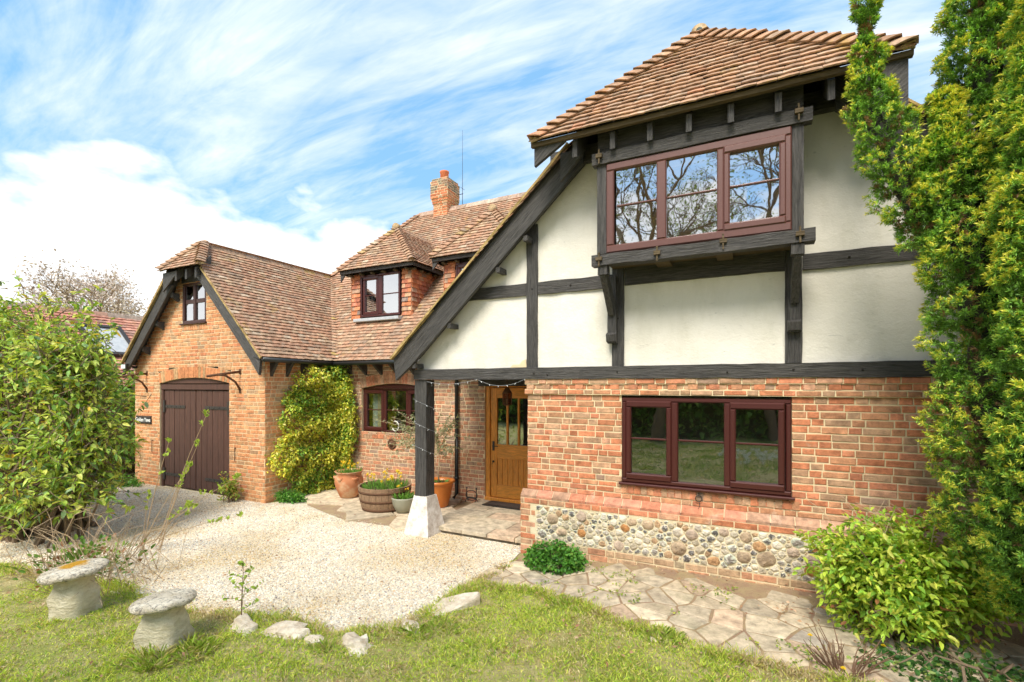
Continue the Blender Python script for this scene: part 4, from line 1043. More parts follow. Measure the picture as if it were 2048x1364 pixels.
xs = sorted(set([-600, -200, -80, -40, -25, -16]+list(np.round(np.arange(-14, 6.01, .14), 3))+[8, 14, 25, 60, 200, 600]))
ys = sorted(set([-600, -200, -80, -40, -20, -12, -8, -4, -2]+list(np.round(np.arange(0, 8.01, .14), 3))+[10, 14, 20, 40, 90, 250, 700]))
XX, YY = np.meshgrid(xs, ys); xf, yf = XX.ravel(), YY.ravel()
zf = gh(xf, yf)
lawn = ~inpoly_np(xf, yf, GRAV) & ~inpoly_np(xf, yf, PATH) & (yf < 5)
zf = zf+np.where(lawn, .022+.012*np.sin(xf*2.1+yf*3.3)+.01*np.sin(xf*5.7-yf*2.3), -.004)
nx_ = len(xs); V = np.stack([xf, yf, zf], 1)
ii = np.arange(len(xs)*(len(ys)-1)).reshape(len(ys)-1, len(xs))[:, :-1].ravel()
Fq = np.stack([ii, ii+1, ii+1+nx_, ii+nx_], 1)
g = np_mesh('ground', V, Fq, np.ones((len(V), 3)), M['ground']); g['kind'] = 'structure'
m_ = MB(); m_.add([(x, y, .006) for x, y in GRAV], [tuple(range(len(GRAV)-1, -1, -1))])
o = m_.build('gravel_drive', M['gravel']); o['kind'] = 'structure'
m_ = MB(); cs_ = .1
for ix in range(int((4.2+2.8)/cs_)):
    for iy in range(int((5.7-3.8)/cs_)):
        xa, ya = -2.8+ix*cs_, 3.8+iy*cs_
        if inpoly(xa+cs_/2, ya+cs_/2, PATH) and ya+cs_ < 5.11: m_.add([(p, q, float(gh(p, q))+.008) for p, q in ((xa, ya), (xa+cs_, ya), (xa+cs_, ya+cs_), (xa, ya+cs_))], [(0, 1, 2, 3)])
for i in range(40):
    xa, xb = -2.6+i*.17, -2.6+(i+1)*.17; m_.add([(xa, 5.1, float(gh(xa, 5.1))+.006), (xb, 5.1, float(gh(xb, 5.1))+.006), (xb, 5.66, float(gh(xb, 5.66))+.006), (xa, 5.66, float(gh(xa, 5.66))+.006)], [(0, 1, 2, 3)])
m_.add([(x, y, .011) for x, y in PATIO], [tuple(range(len(PATIO)-1, -1, -1))])
o = m_.build('path_bed', M['soilbed']); o['kind'] = 'structure'
# crazy paving (Voronoi cells)
def clip(poly, px, py, nx, ny):
    out = []
    for i in range(len(poly)):
        a, b = poly[i], poly[(i+1) % len(poly)]
        da = (a[0]-px)*nx+(a[1]-py)*ny; db = (b[0]-px)*nx+(b[1]-py)*ny
        if da <= 0: out.append(a)
        if (da < 0) != (db < 0) and da != db:
            t = da/(da-db); out.append((a[0]+(b[0]-a[0])*t, a[1]+(b[1]-a[1])*t))
    return out
PAL_ST = [(4, (.54, .44, .31)), (3, (.49, .41, .30)), (3, (.60, .50, .36)), (1, (.42, .36, .29)), (1, (.54, .40, .28))]
def paving(m_, P, sp, top, gap=.02, pal=PAL_ST, asp=1.0):
    x0, x1 = min(p[0] for p in P), max(p[0] for p in P); y0, y1 = min(p[1] for p in P), max(p[1] for p in P)
    seeds = []
    j = 0; y = y0-sp
    while y < y1+sp:
        x = x0-sp+(j % 2)*sp*asp/2
        while x < x1+sp:
            seeds.append((x+rnd.uniform(-.47, .47)*sp*asp, y+rnd.uniform(-.47, .47)*sp)); x += sp*asp
        y += sp*.9; j += 1
    for (sx, sy) in seeds:
        if not inpoly(sx, sy, P): continue
        poly = [(sx-sp*1.3, sy-sp*1.3), (sx+sp*1.3, sy-sp*1.3), (sx+sp*1.3, sy+sp*1.3), (sx-sp*1.3, sy+sp*1.3)]
        for (qx, qy) in seeds:
            dx_, dy_ = qx-sx, qy-sy; d = math.hypot(dx_, dy_)
            if d < 1e-6 or d > sp*3: continue
            nx, ny = dx_/d, dy_/d
            poly = clip(poly, sx+dx_/2-nx*gap/2, sy+dy_/2-ny*gap/2, nx, ny)
            if len(poly) < 3: break
        if len(poly) < 3: continue
        pj = []
        for i in range(len(poly)):     # roughened edges
            a, b = poly[i], poly[(i+1) % len(poly)]; pj.append(a)
            if math.hypot(b[0]-a[0], b[1]-a[1]) > .12: pj.append(((a[0]+b[0])/2+rnd.uniform(-.01, .01), (a[1]+b[1])/2+rnd.uniform(-.01, .01)))
        h = float(gh(sx, sy))
        n0 = len(m_.v); m_.slab(pj, h-.02, h+top+.004+rnd.uniform(-.003, .005), pickc(pal), 0, .012, .010)
        m_.v[n0:] = [(a, b, c+float(gh(a, b))-h) for (a, b, c) in m_.v[n0:]]
m_ = MB(); paving(m_, PATH, .29, .012); o = m_.build('stone_path', M['stone']); o['kind'] = 'structure'
m_ = MB(); paving(m_, PATIO, .62, .035, asp=1.2); o = m_.build('patio', M['stone']); o['kind'] = 'structure'
m_ = MB()
m_.box(-4.37, -2.68, 5.88, FM-.01, -.02, .052, (.30, .24, .17))
yy = 5.84
for ri, dp in enumerate((.30, .42, .36, .40, .26)):
    x = -4.40
    while x < -2.68:
        L = rnd.uniform(.42, .72); x1 = min(x+L, -2.66)
        if -2.66-x1 < .2: x1 = -2.66
        m_.slab([(x+.006, yy+.005), (x1-.006, yy+.005), (x1-.006, yy+dp-.005), (x+.006, yy+dp-.005)], .045, .098+rnd.uniform(-.003, .003), pickc(PAL_ST), 0, .008, .008); x = x1
    yy += dp
o = m_.build('porch_step', M['stone']); o['kind'] = 'structure'
# loose gravel
def view_keep(P, mx=260):
    s_, c_ = math.sin(R(26.4)), math.cos(R(26.4))
    fw = -s_*P[:, 0]+c_*P[:, 1]; rt = c_*P[:, 0]+s_*P[:, 1]
    u = 1024+950*rt/np.maximum(fw, .1); v = 770-950*(P[:, 2]-2.2)/np.maximum(fw, .1)
    return (fw > .3) & (u > -mx) & (u < 2048+mx) & (v < 1364+mx)
def scatter(poly, n):
    x0, x1 = min(p[0] for p in poly), max(p[0] for p in poly); y0, y1 = min(p[1] for p in poly), max(p[1] for p in poly)
    x = rng.uniform(x0, x1, n); y = rng.uniform(y0, y1, n); k = inpoly_np(x, y, poly); return x[k], y[k]
def pebbles(name, x, y, z, r, pal):
    n = len(x); k = 5; th = rng.uniform(0, 6.28, (n, 1))+np.arange(k)[None]*2*np.pi/k
    rr = r[:, None]*rng.uniform(.7, 1.25, (n, k))
    ring = np.stack([x[:, None]+np.cos(th)*rr, y[:, None]+np.sin(th)*rr, np.repeat(z[:, None], k, 1)], 2)
    ring2 = np.stack([x[:, None]+np.cos(th)*rr*.55, y[:, None]+np.sin(th)*rr*.55, z[:, None]+r[:, None]*rng.uniform(.45, 1.0, (n, k))], 2)
    V = np.concatenate([ring, ring2], 1).reshape(-1, 3); b = (np.arange(n)*10)[:, None]
    Fs = np.concatenate([b+np.array([i, (i+1) % k, k+(i+1) % k, k+i]) for i in range(k)]+[b+np.array([5, 6, 7, 8]), b+np.array([5, 8, 9, 9])[:4]], 0)
    Fs = np.concatenate([b+np.array([i, (i+1) % k, k+(i+1) % k, k+i]) for i in range(k)]+[b+np.array([5, 6, 7, 8])], 0)
    C = pick(pal, n); nz = np.array([mnoise.noise(Vector((a*.9, b*.9, 3)))+.5*mnoise.noise(Vector((a*3, b*3, 8))) for a, b in zip(x, y)])[:, None]; C = .93*C*(1+np.clip(nz, -.6, .25)*np.array([.25, .4, .7])); return np_mesh(name, V, Fs, np.repeat(C, 10, 0), M['pebble'])
PAL_G = [(5, (.80, .70, .52)), (4, (.85, .79, .66)), (3, (.72, .58, .38)), (1.6, (.66, .46, .27)), (.9, (.34, .30, .28)), (1.2, (.50, .45, .40)), (.45, (.18, .16, .16))]
x, y = scatter([(-13, 1.9), (-2.6, 2.7), (-2.6, 5.85), (-13, 5.85)], 150000); k = inpoly_np(x, y, GRAV); x, y = x[k], y[k]
P = np.stack([x, y, 0*x], 1); k = view_keep(P); x, y = x[k], y[k]
o = pebbles('loose_gravel', x, y, np.full(len(x), .004), rng.uniform(.005, .0115, len(x)), PAL_G)
o['kind'] = 'stuff'
# edging stones round the gravel
rocks = [(-4.05, 2.74, .17, .10, .10, 'two-lump pale rock at the foot of the leafy sapling'), (-3.62, 2.86, .21, .10, .10, 'broad pale rock between the sapling and the lawn edge'),
         (-3.28, 2.86, .10, .06, .06, 'small pinkish stone just right of the broad pale rock'), (-2.93, 2.97, .16, .10, .07, 'cracked pinkish rock half sunk in the grass at the gravel corner'),
         (-2.72, 3.42, .15, .07, .05, 'flat sandy stone sunk along the gravel edge below the tilted slab')]
for (x, y, a, b, h, lab) in rocks:
    m_ = MB(); stone(m_, (0, 0, 0), a, h, b, .35, (1, 1, 1), 0, x*7, rnd.uniform(-.1, .1), 1)
    if a > .15: stone(m_, (a*.5, -b*.35, -.01), a*.55, h*.8, b*.7, .4, (1, 1, 1), 0, y*5, .1, 1)
    o = m_.build('edging_rock', M['rock'], None, (x, y, .02)); o.rotation_euler = (0, 0, rnd.uniform(-.5, .5)); tag(o, lab, 'rock', 'rocks edging the gravel')
m_ = MB(); pp = [(-.13, -.26), (.02, -.28), (.10, -.06), (.17, .16), (.10, .24), (-.02, .16), (-.16, -.02)]
m_.slab(pp, -.04, .07, (.62, .55, .44), 0, .02, .05)
o = m_.build('edging_slab', M['rock'], None, (-2.56, 3.93, .02)); o.rotation_euler = (R(8), 0, R(-12)); tag(o, 'smooth pale grey slab lying tilted between gravel and lawn', 'stone', 'rocks edging the gravel')
# grass
LAWN = [(-9.0, .9), (4.5, .9), (4.5, 4.3), (2.2, 3.93), (1.1, 3.88), (.37, 3.94), (-.36, 4.02), (-1.03, 4.2), (-1.9, 4.52), (-2.62, 4.5), (-2.6, 3.9), (-2.75, 3.35), (-3.15, 3.06), (-4.0, 2.86), (-5.0, 2.70), (-6.0, 2.62), (-9.0, 2.3)]
def grass(name, x, y, hmin, hmax, w_, pal_g, lean=.5, zoff=.02):
    n = len(x); z = gh(x, y)+.016+.012*np.sin(x*2.1+y*3.3)+.01*np.sin(x*5.7-y*2.3)
    P = np.stack([x, y, z], 1)
    D = np.stack([rng.normal(size=n)*lean, rng.normal(size=n)*lean, np.ones(n)], 1)
    L = rng.uniform(hmin, hmax, n)
    nz_ = np.array([mnoise.noise(Vector((a*1.3, b*1.3, 0)))+.5*mnoise.noise(Vector((a*5, b*5, 2))) for a, b in zip(x, y)])
    C = pick(pal_g, n); straw = (nz_+rng.normal(size=n)*.25) > .20; hn = np.array([mnoise.noise(Vector((a*3.1, b*3.1, 7))) for a, b in zip(x, y)]); L = L*(1+1.0*np.clip(hn, -.5, 1))
    C[straw] = pick([(3, (.62, .52, .28)), (2, (.50, .38, .21)), (1, (.70, .62, .40))], int(straw.sum()))
    L = np.where(straw, L*.7, L)
    return leaves(name, P, D, L, w_, C, M['grassb'], None, .2, .15, False)
PAL_GR = [(3, (.36, .52, .06)), (4, (.50, .62, .08)), (3, (.62, .66, .12)), (1, (.20, .36, .05)), (1.5, (.70, .64, .20))]
x, y = scatter(LAWN, 250000); P = np.stack([x, y, 0*x+.1], 1); k = view_keep(P, 120); x, y = x[k], y[k]
dist = np.hypot(x, y); k = rng.random(len(x)) < np.clip(4.2/dist, .55, 1)**1.5; x, y = x[k], y[k]
o = grass('grass', x, y, .028, .07, .0065, PAL_GR, .75); o['kind'] = 'stuff'
ex = []; 
for i in range(len(GRAV)-1):
    (xa, ya), (xb, yb) = GRAV[i], GRAV[i+1]
    if max(ya, yb) > 5.3 or min(xa, xb) < -9: continue
    k = int(math.hypot(xb-xa, yb-ya)*1500)
    for _ in range(k):
        t_ = rnd.random(); w1 = mnoise.noise(Vector((xa+(xb-xa)*t_, ya+(yb-ya)*t_, 0))*2.5)*.16; ex.append((xa+(xb-xa)*t_+rnd.gauss(0, .05)+w1*.5, ya+(yb-ya)*t_+rnd.gauss(0, .05)+w1))
for i in range(11):
    xa, ya = LAWN[3+i] if 3+i < 10 else (9, 9)
    if xa == 9 or i+4 >= len(LAWN): continue
    xb, yb = LAWN[4+i]
    for _ in range(int(math.hypot(xb-xa, yb-ya)*1700)):
        t_ = rnd.random(); w1 = mnoise.noise(Vector((xa+(xb-xa)*t_, ya+(yb-ya)*t_, 4))*2.5)*.09; ex.append((xa+(xb-xa)*t_+rnd.gauss(0, .05), ya+(yb-ya)*t_+rnd.gauss(0, .04)+w1))
ex = np.array(ex); o = grass('grass', ex[:, 0], ex[:, 1], .03, .10, .006, PAL_GR+[(3, (.66, .56, .30))], .6); o['kind'] = 'stuff'
def tuft(name, spots, n, hmin, hmax, pal_, lab, cat='grass tuft', lean=.45, w_=.006, rad=.07):
    for (cx, cy, l_) in spots:
        th = rng.uniform(0, 6.28, n); r_ = rad*np.sqrt(rng.random(n)); x = r_*np.cos(th); y = r_*np.sin(th)
        D = np.stack([x/rad*lean+rng.normal(size=n)*.38, y/rad*lean+rng.normal(size=n)*.38, np.ones(n)], 1)
        o = leaves(name, np.stack([x*1.4, y*(.6+.5*rnd.random()), 0*x], 1), D, rng.uniform(hmin, hmax, n)*(1.15-r_/rad*.6), w_, pick(pal_, n), M['grassb'], None, .3, .35, True, (cx, cy, float(gh(cx, cy))+.01))
        tag(o, l_, cat, 'long grass tufts at the lawn edge')
tuft('grass_tuft', [(-4.22, 2.10, 'long grass tuft growing against the nearer staddle stone'), (-4.08, 2.32, 'grass tuft right of the nearer staddle stone')], 330, .10, .25, [(3, (.44, .60, .10)), (2, (.58, .64, .15)), (2, (.72, .64, .34))], '', rad=.14, w_=.0042, lean=.3)
tuft('grass_tuft', [(-3.12, 2.82, 'grass tuft between the small pinkish stone and the cracked rock'), (-2.62, 3.35, 'thick green grass tuft just below the tilted pale slab'),
                    (-2.45, 3.55, 'grass tuft on the lawn side of the tilted pale slab'), (-.62, 4.06, 'dry brownish grass tuft at the middle of the path edge'), (-1.55, 4.36, 'dry grass tuft at the path edge nearest the geranium')],
     300, .06, .17, [(3, (.42, .58, .10)), (2, (.55, .62, .14)), (2, (.70, .62, .32))], '', rad=.13, w_=.0036, lean=.25)

# ================================================================ PLANTS
def ell(n, c, r, inner=.55, lump=.25, lf=1.6, zmin=None, seed=0):
    d = norm(rng.normal(size=(n, 3))); t = rng.uniform(inner, 1, n)[:, None]
    nz = np.array([mnoise.noise(Vector((v[0]*lf+seed, v[1]*lf, v[2]*lf))) for v in d])[:, None]
    P = np.array(c)+d*np.array(r)*t*(1+lump*2*nz)
    if zmin is not None: k = P[:, 2] > zmin; P, d = P[k], d[k]
    return P, d
def sprays(P, D, k, tl, spread=.9):
    """k leaves along a twig of length tl ending at each point"""
    n = len(P); D = norm(D+rng.normal(size=(n, 3))*.45)
    t = np.tile(np.linspace(0, 1, k), n)[:, None]; Pb = np.repeat(P, k, 0); Db = np.repeat(D, k, 0)
    L = Pb-Db*(1-t)*tl
    return L, norm(Db+rng.normal(size=Db.shape)*spread), (P-D*tl, P)
def twigs(m_, A, B, r0=.004, r1=.002, every=1, sides=3):
    for i in range(0, len(A), every):
        a, b = Vector(A[i]), Vector(B[i]); mid = a.lerp(b, .5)+Vector((rnd.uniform(-1, 1), rnd.uniform(-1, 1), rnd.uniform(-.3, 1)))*(b-a).length*.12
        m_.tube([a, mid, b], [r0, (r0+r1)/2, r1], sides, cap=False)
def stems(m_, base, tips, r0=.02, spread=.1, sides=5):
    for tp in tips:
        b = Vector(base)+Vector((rnd.uniform(-1, 1)*spread, rnd.uniform(-1, 1)*spread, 0)); tp = Vector(tp)
        p1 = b.lerp(tp, .33)+Vector((rnd.uniform(-.1, .1), rnd.uniform(-.1, .1), .12)); p2 = b.lerp(tp, .68)+Vector((rnd.uniform(-.1, .1), rnd.uniform(-.1, .1), .1))
        m_.tube([b, p1, p2, tp], [r0, r0*.75, r0*.45, r0*.15], sides, cap=False)
def plant(name, base, label, cat, group=None): return thing(name, base, label, cat, group)

# --- big laurel-like shrub on the left
B0 = np.array((-9.55, 3.25, 0.0))
ls = plant('shrub', tuple(B0), 'large loose yellow-green evergreen shrub filling the left edge of the drive', 'shrub')
A1, d1_ = ell(1650, (-.75, 0, 2.0), (2.05, 1.1, 1.75), .35, .28, 2.4, .8, 3)
A2, d2_ = ell(520, (1.2, 0, 1.35), (.74, .7, .95), .25, .3, 2.4, .4, 9)
A3, d3_ = ell(420, (.6, -.3, .75), (1.5, .9, .6), .3, .2, 2.2, .15, 5)
A4, d4_ = ell(330, (-1.6, -.3, 3.15), (1.1, .8, .7), .4, .2, 2.2, 1, 6)
A5, d5_ = ell(420, (.95, 0, 2.45), (.75, .65, .72), .3, .25, 2.4, 1.2, 8)
A = np.concatenate([A1, A2, A3, A4, A5]); D = np.concatenate([d1_, d2_, d3_, d4_, d5_])*np.array([.8, .8, .5])+np.array([.1, -.1, .1])
P, DD, (ta, tb) = sprays(A, D, 6, .22, .8); DD[:, 2] -= .22
PAL_LS = [(4, (.32, .46, .07)), (4, (.46, .56, .10)), (3, (.17, .32, .06)), (3, (.58, .60, .13)), (.35, (.62, .42, .05)), (1, (.17, .27, .12))]
n = len(P); leaves('foliage', P, DD, rng.uniform(.055, .13, n), rng.uniform(.030, .060, n), pick(PAL_LS, n), M['leaf'], ls, .18, .25)
m_ = MB(); twigs(m_, ta-(tb-ta)*.8, tb, .006, .0025, 1); stems(m_, (0, 0, 0), [A[i] for i in range(0, len(A), 34)], .03, .5); stems(m_, (.9, -.15, 0), [A2[i] for i in range(0, len(A2), 40)], .018, .25)
m_.build('branches', M['bark'], ls)
# dry arching stems at its foot
dm = MB()
for i in range(130):
    b = Vector((rnd.uniform(-7.6, -5.9), rnd.uniform(2.3, 3.3), .0)); a = rnd.uniform(0, 6.28); l = rnd.uniform(.4, 1.1)
    h = rnd.uniform(.15, .7); e = b+Vector((math.cos(a)*l, math.sin(a)*l*.6, h)); dm.tube([b, b.lerp(e, .5)+Vector((0, 0, h*.35)), e], [.0045, .0035, .0015], 3, cap=False)
bl_ = dm.build('bramble_stems', M['bark_p']); tag(bl_, 'tangle of dry bare stems behind the lichened staddle stone', 'dry stems')
P, d_ = ell(420, (-6.9, 2.75, .16), (.9, .5, .22), .2, .2, 2, .02); n = len(P)
o = leaves('ground_cover', P, d_+np.array([0, 0, .8]), rng.uniform(.04, .08, n), .04, pick([(3, (.12, .24, .04)), (2, (.22, .33, .06)), (1, (.30, .14, .07))], n), M['leaf'])
tag(o, 'low weeds under the big left shrub', 'weeds'); o['kind'] = 'stuff'
# lilac-like shoots in front of the garage door
sh_ = plant('young_shoots', (-7.3, 3.6, 0), 'thin bare shoots with fresh green tips standing before the garage doors', 'shoots')
m_ = MB(); LP = []; LD = []
tips = [(-6.81, .82), (-6.42, 1.50), (-6.70, 1.12), (-6.16, 1.47), (-5.95, 1.85), (-6.25, 1.2), (-5.7, 1.05), (-6.0, .75), (-5.5, .62), (-6.5, .6), (-5.85, .9)]
for (tx, tz) in tips:
    b = Vector((-7.3+rnd.uniform(-.25, .35), 3.6+rnd.uniform(-.2, .2), 0)); e = Vector((tx, 3.6+rnd.uniform(-.25, .25), tz)); pts = [b, b.lerp(e, .35)+Vector((-.04, 0, .02)), b.lerp(e, .7)+Vector((-.03, 0, .03)), e]
    m_.tube([p-Vector((-7.3, 3.6, 0)) for p in pts], [.007, .006, .004, .002], 4, cap=False)
    for q in range(5):
        t = rnd.uniform(.55, 1); p = pts[1].lerp(e, t) if q else e
        for _ in range(6 if q == 0 else 4): LP.append(p-Vector((-7.3, 3.6, 0))+Vector([rnd.uniform(-.02, .02) for _ in range(3)])); LD.append((rnd.gauss(0, .6), rnd.gauss(0, .6), .5+rnd.random()))
m_.build('stem', M['bark_p'], sh_); n = len(LP)
leaves('foliage', np.array(LP), np.array(LD), rng.uniform(.035, .07, n), .03, pick([(3, (.33, .46, .06)), (2, (.42, .52, .08))], n), M['leaf'], sh_)
# little sapling by the edging rocks
sp_ = plant('sapling', (-4.13, 2.78, 0), 'small leafy sapling with red stem growing beside the pale edging rocks', 'sapling')
m_ = MB(); LP = []; LD = []
main = [Vector((0, 0, 0)), Vector((.0, .0, .2)), Vector((.015, 0, .38)), Vector((.03, 0, .60))]
m_.tube(main, [.006, .005, .004, .0015], 5)
for i in range(11):
    t = .25+.07*i; p = Vector((.02*t, 0, .6*t)); a = i*2.4; L = .25*(1.15-t)
    e = p+Vector((math.cos(a)*L, math.sin(a)*L, L*.55)); m_.tube([p, p.lerp(e, .5)+Vector((0, 0, .012)), e], [.003, .002, .001], 3, cap=False)
    for q in range(7):
        s_ = .25+.75*q/6; LP.append(p.lerp(e, s_)); LD.append((rnd.gauss(0, .8), rnd.gauss(0, .8), rnd.uniform(0, .8)))
m_.build('stem', M['bark_r'], sp_); n = len(LP)
leaves('foliage', np.array(LP), np.array(LD), rng.uniform(.03, .05, n), .027, pick([(3, (.32, .46, .06)), (2, (.24, .38, .05))], n), M['leaf'], sp_)

# --- climber in the corner
cl = plant('climbing_shrub', (-7.95, 7.0, 0), 'dense yellow-green climber covering the inner corner beside the garage', 'climber')
SW = [(6.55, 2.55), (7.6, 2.62), (7.6, .02), (6.35, .02), (6.22, .42), (6.0, .45), (5.86, .62), (5.90, .95), (6.12, 1.15), (6.05, 1.6), (6.25, 2.1), (6.38, 2.35)]
a, b = scatter(SW, 4600); a += .05*np.array([mnoise.noise(Vector((0, q*5, 1))) for q in b])*3; a = np.minimum(a, 7.58)
dep = np.abs(.10+.12*rng.random(len(a))+.22*np.array([mnoise.noise(Vector((p*3.2, q*3.2, 0))) for p, q in zip(a, b)]))+.16*np.clip((a-6.4)/1.2, 0, 1)
P1 = np.stack([-8.0+dep+.02, a, b], 1); D1 = np.stack([np.ones(len(a)), -.5+0*a, -.25+0*a], 1)
MW = [(-8.0, 2.6), (-7.62, 2.6), (-7.45, 2.2), (-7.36, 1.7), (-7.33, 1.1), (-7.5, .55), (-7.6, .02), (-8.0, .02)]
a, b = scatter(MW, 3600); dep = .10+.18*rng.random(len(a))+.12*np.clip((-7.4-a)/.6, 0, 1)
P2 = np.stack([a, 7.58-dep, b], 1); D2 = np.stack([.4+0*a, -np.ones(len(a)), -.25+0*a], 1)
A = np.concatenate([P1, P2])-np.array((-7.95, 7.0, 0)); D = np.concatenate([D1, D2])
P, DD, (ta, tb) = sprays(A, D, 3, .09, 1.0); n = len(P)
nz = np.array([mnoise.noise(Vector(p*2.2)) for p in P]); C = pick([(4, (.78, .72, .10)), (3, (.64, .68, .10)), (2.5, (.34, .50, .07)), (1, (.82, .74, .25))], n)
kk = nz+rng.normal(size=n)*.2 < -.14; C[kk] = pick([(2, (.28, .46, .06)), (1.4, (.15, .30, .05)), (1.5, (.6, .64, .1))], int(kk.sum()))
leaves('foliage', P, DD, rng.uniform(.04, .075, n), rng.uniform(.026, .042, n), C, M['leaf'], cl, .2, .2)
m_ = MB(); twigs(m_, ta, tb, .003, .0015, 6)
for i in range(7):
    y0 = 6.6+.14*i-7.0; m_.tube([(.0, y0, 0), (-.03, y0+.05, .8), (-.02, y0-.05, 1.6), (0, y0, 2.4)], [.02, .014, .01, .004], 5)
m_.build('branches', M['bark'], cl)
def mound(name, c, r, n_, L, W_, pal_, label, cat, stemn=6, lump=.2, inner=.4, k=3, tl=.08, up=.4, mstem='bark', six=True):
    t = plant(name, (c[0], c[1], float(gh(c[0], c[1]))), label, cat)
    A, D = ell(n_, (0, 0, c[2]), r, inner, lump, 2.0, .01, c[0]*3)
    P, DD, (ta, tb) = sprays(A, D*np.array([1, 1, .6])+np.array([0, 0, up]), k, tl, .8); P[:, 2] = np.maximum(P[:, 2], .01); n = len(P)
    leaves('foliage', P, DD, rng.uniform(L*.7, L*1.25, n), rng.uniform(W_*.8, W_*1.2, n), pick(pal_, n), M['leaf'], t, .2, .2, six)
    m_ = MB(); stems(m_, (0, 0, 0), [A[i] for i in range(0, len(A), max(1, len(A)//stemn))], .006+.01*r[0], r[0]*.3); m_.build('stems', M[mstem], t)
    return t, A
PG1 = [(4, (.09, .26, .035)), (3, (.14, .34, .05)), (2, (.06, .18, .03)), (1, (.22, .38, .07))]
mound('geranium', (-2.06, 5.30, .10), (.40, .27, .22), 1500, .036, .042, PG1, 'rounded bright green geranium mound at the left foot of the flint wall', 'plant', 10, .12, .6, 2, .04, .5)
rs, RA = mound('weigela_shrub', (1.07, 4.98, .50), (.72, .50, .53), 2200, .064, .030, [(4, (.36, .54, .06)), (4, (.48, .60, .07)), (3, (.22, .42, .05)), (2, (.58, .60, .10)), (.25, (.35, .16, .07))],
               'bushy bright lime-green shrub in front of the right end of the flint wall', 'shrub', 40, .22, .3, 5, .16, .1)
m_ = MB()
for i in range(46):     # bare arching twigs above it
    b = Vector((rnd.uniform(-.3, .3), rnd.uniform(-.1, .25), .7)); a = rnd.uniform(0, 6.28); l = rnd.uniform(.15, .45); e = b+Vector((math.cos(a)*l-.05, math.sin(a)*l*.5+.05, rnd.uniform(.05, .42)))
    m_.tube([b, b.lerp(e, .5)+Vector((rnd.uniform(-.08, .08), 0, .09)), e], [.004, .003, .0015], 3, cap=False)
m_.build('bare_twigs', M['bark_p'], rs)
mound('small_shrub', (-8.72, 5.62, .28), (.26, .2, .27), 150, .06, .03, [(3, (.36, .46, .07)), (1, (.45, .30, .08)), (2, (.24, .36, .05))], 'small yellow-green bush against the wall right of the garage doors', 'bush', 10, .3, .2, 3, .07)
mound('groundcover_plant', (-7.75, 6.15, .08), (.42, .20, .16), 520, .04, .028, PG1, 'low green plant spreading at the foot of the corner climber', 'plant')
mound('groundcover_plant', (-12.35, 5.55, .08), (.75, .25, .18), 460, .05, .03, PG1+[(1, (.35, .45, .07))], 'low green plant spreading left of the garage doors', 'plant')
mound('ivy_patch', (1.45, 4.45, .03), (.75, .42, .07), 420, .045, .035, [(3, (.05, .14, .03)), (2, (.10, .22, .05)), (1, (.25, .34, .08))], 'dark ivy creeping over the paving beneath the lime-green shrub', 'ivy')
# weeds in the paving joints
P = []; x, y = scatter(PATH, 900); k = np.array([mnoise.noise(Vector((a*2, b*2, 5))) > .12 for a, b in zip(x, y)]); x, y = x[k], y[k]
x = np.repeat(x, 5)+rng.normal(size=len(x)*5)*.02; y = np.repeat(y, 5)+rng.normal(size=len(y)*5)*.02; n = len(x)
o = leaves('weeds', np.stack([x, y, gh(x, y)+.028], 1), np.stack([rng.normal(size=n), rng.normal(size=n), np.abs(rng.normal(size=n))*.6], 1), .028, .016, pick([(3, (.25, .36, .05)), (2, (.42, .44, .08)), (1, (.14, .25, .04))], n), M['leaf'], None, .2, .1, False)
o['kind'] = 'stuff'
# fallen leaves
x, y = scatter(LAWN, 520); x3, y3 = scatter(GRAV, 420); x2, y2 = scatter([(.2, 4.6), (2.6, 4.4), (2.6, 5.6), (-1.2, 5.62)], 260); x = np.r_[x, x2, x3]; y = np.r_[y, y2, y3]; n = len(x)
o = leaves('fallen_leaves', np.stack([x, y, gh(x, y)+.055], 1), np.stack([rng.normal(size=n), rng.normal(size=n), rng.normal(size=n)*.2], 1), rng.uniform(.025, .05, n), .024, pick([(3, (.42, .25, .14)), (2, (.60, .42, .28)), (1, (.32, .15, .09))], n), M['petal'], None, .3, 0, False)
o['kind'] = 'stuff'
# dead stems and dandelions at the path edge
ds = plant('dead_stems', (.62, 4.16, .1), 'clump of dead brown upright stems at the path edge beside dandelions', 'dead stems'); m_ = MB()
for i in range(46):
    a = rnd.uniform(0, 6.28); b = Vector((math.cos(a)*.11*rnd.random(), math.sin(a)*.08*rnd.random(), 0)); h = rnd.uniform(.10, .33); m_.tube([b, b+Vector((b.x*.9+rnd.uniform(-.02, .02), b.y*.9, h*.55)), b+Vector((b.x*2+rnd.uniform(-.05, .05), b.y*2, h))], [.005, .004, .002], 4)
m_.build('stem', M['bark_r'], ds)
PET = np.array
def flower(m_, c, r, col, up=Vector((0, 0, 1)), n=14, layers=2):
    e1 = up.cross(Vector((.3, .8, .1))).normalized(); e2 = up.cross(e1)
    for l in range(layers):
        for i in range(n):
            a = 2*math.pi*(i+.5*l)/n; d = e1*math.cos(a)+e2*math.sin(a); s = e1*-math.sin(a)+e2*math.cos(a); rr = r*(1-.35*l)
            c_ = Vector(c)+up*(.002+.004*l); m_.add([c_, c_+d*rr*.6+s*rr*.18+up*.003, c_+d*rr+up*(.001+.005*l), c_+d*rr*.6-s*rr*.18+up*.003], [(0, 1, 2, 3)], tuple(k*rnd.uniform(.9, 1.1) for k in col), 1)
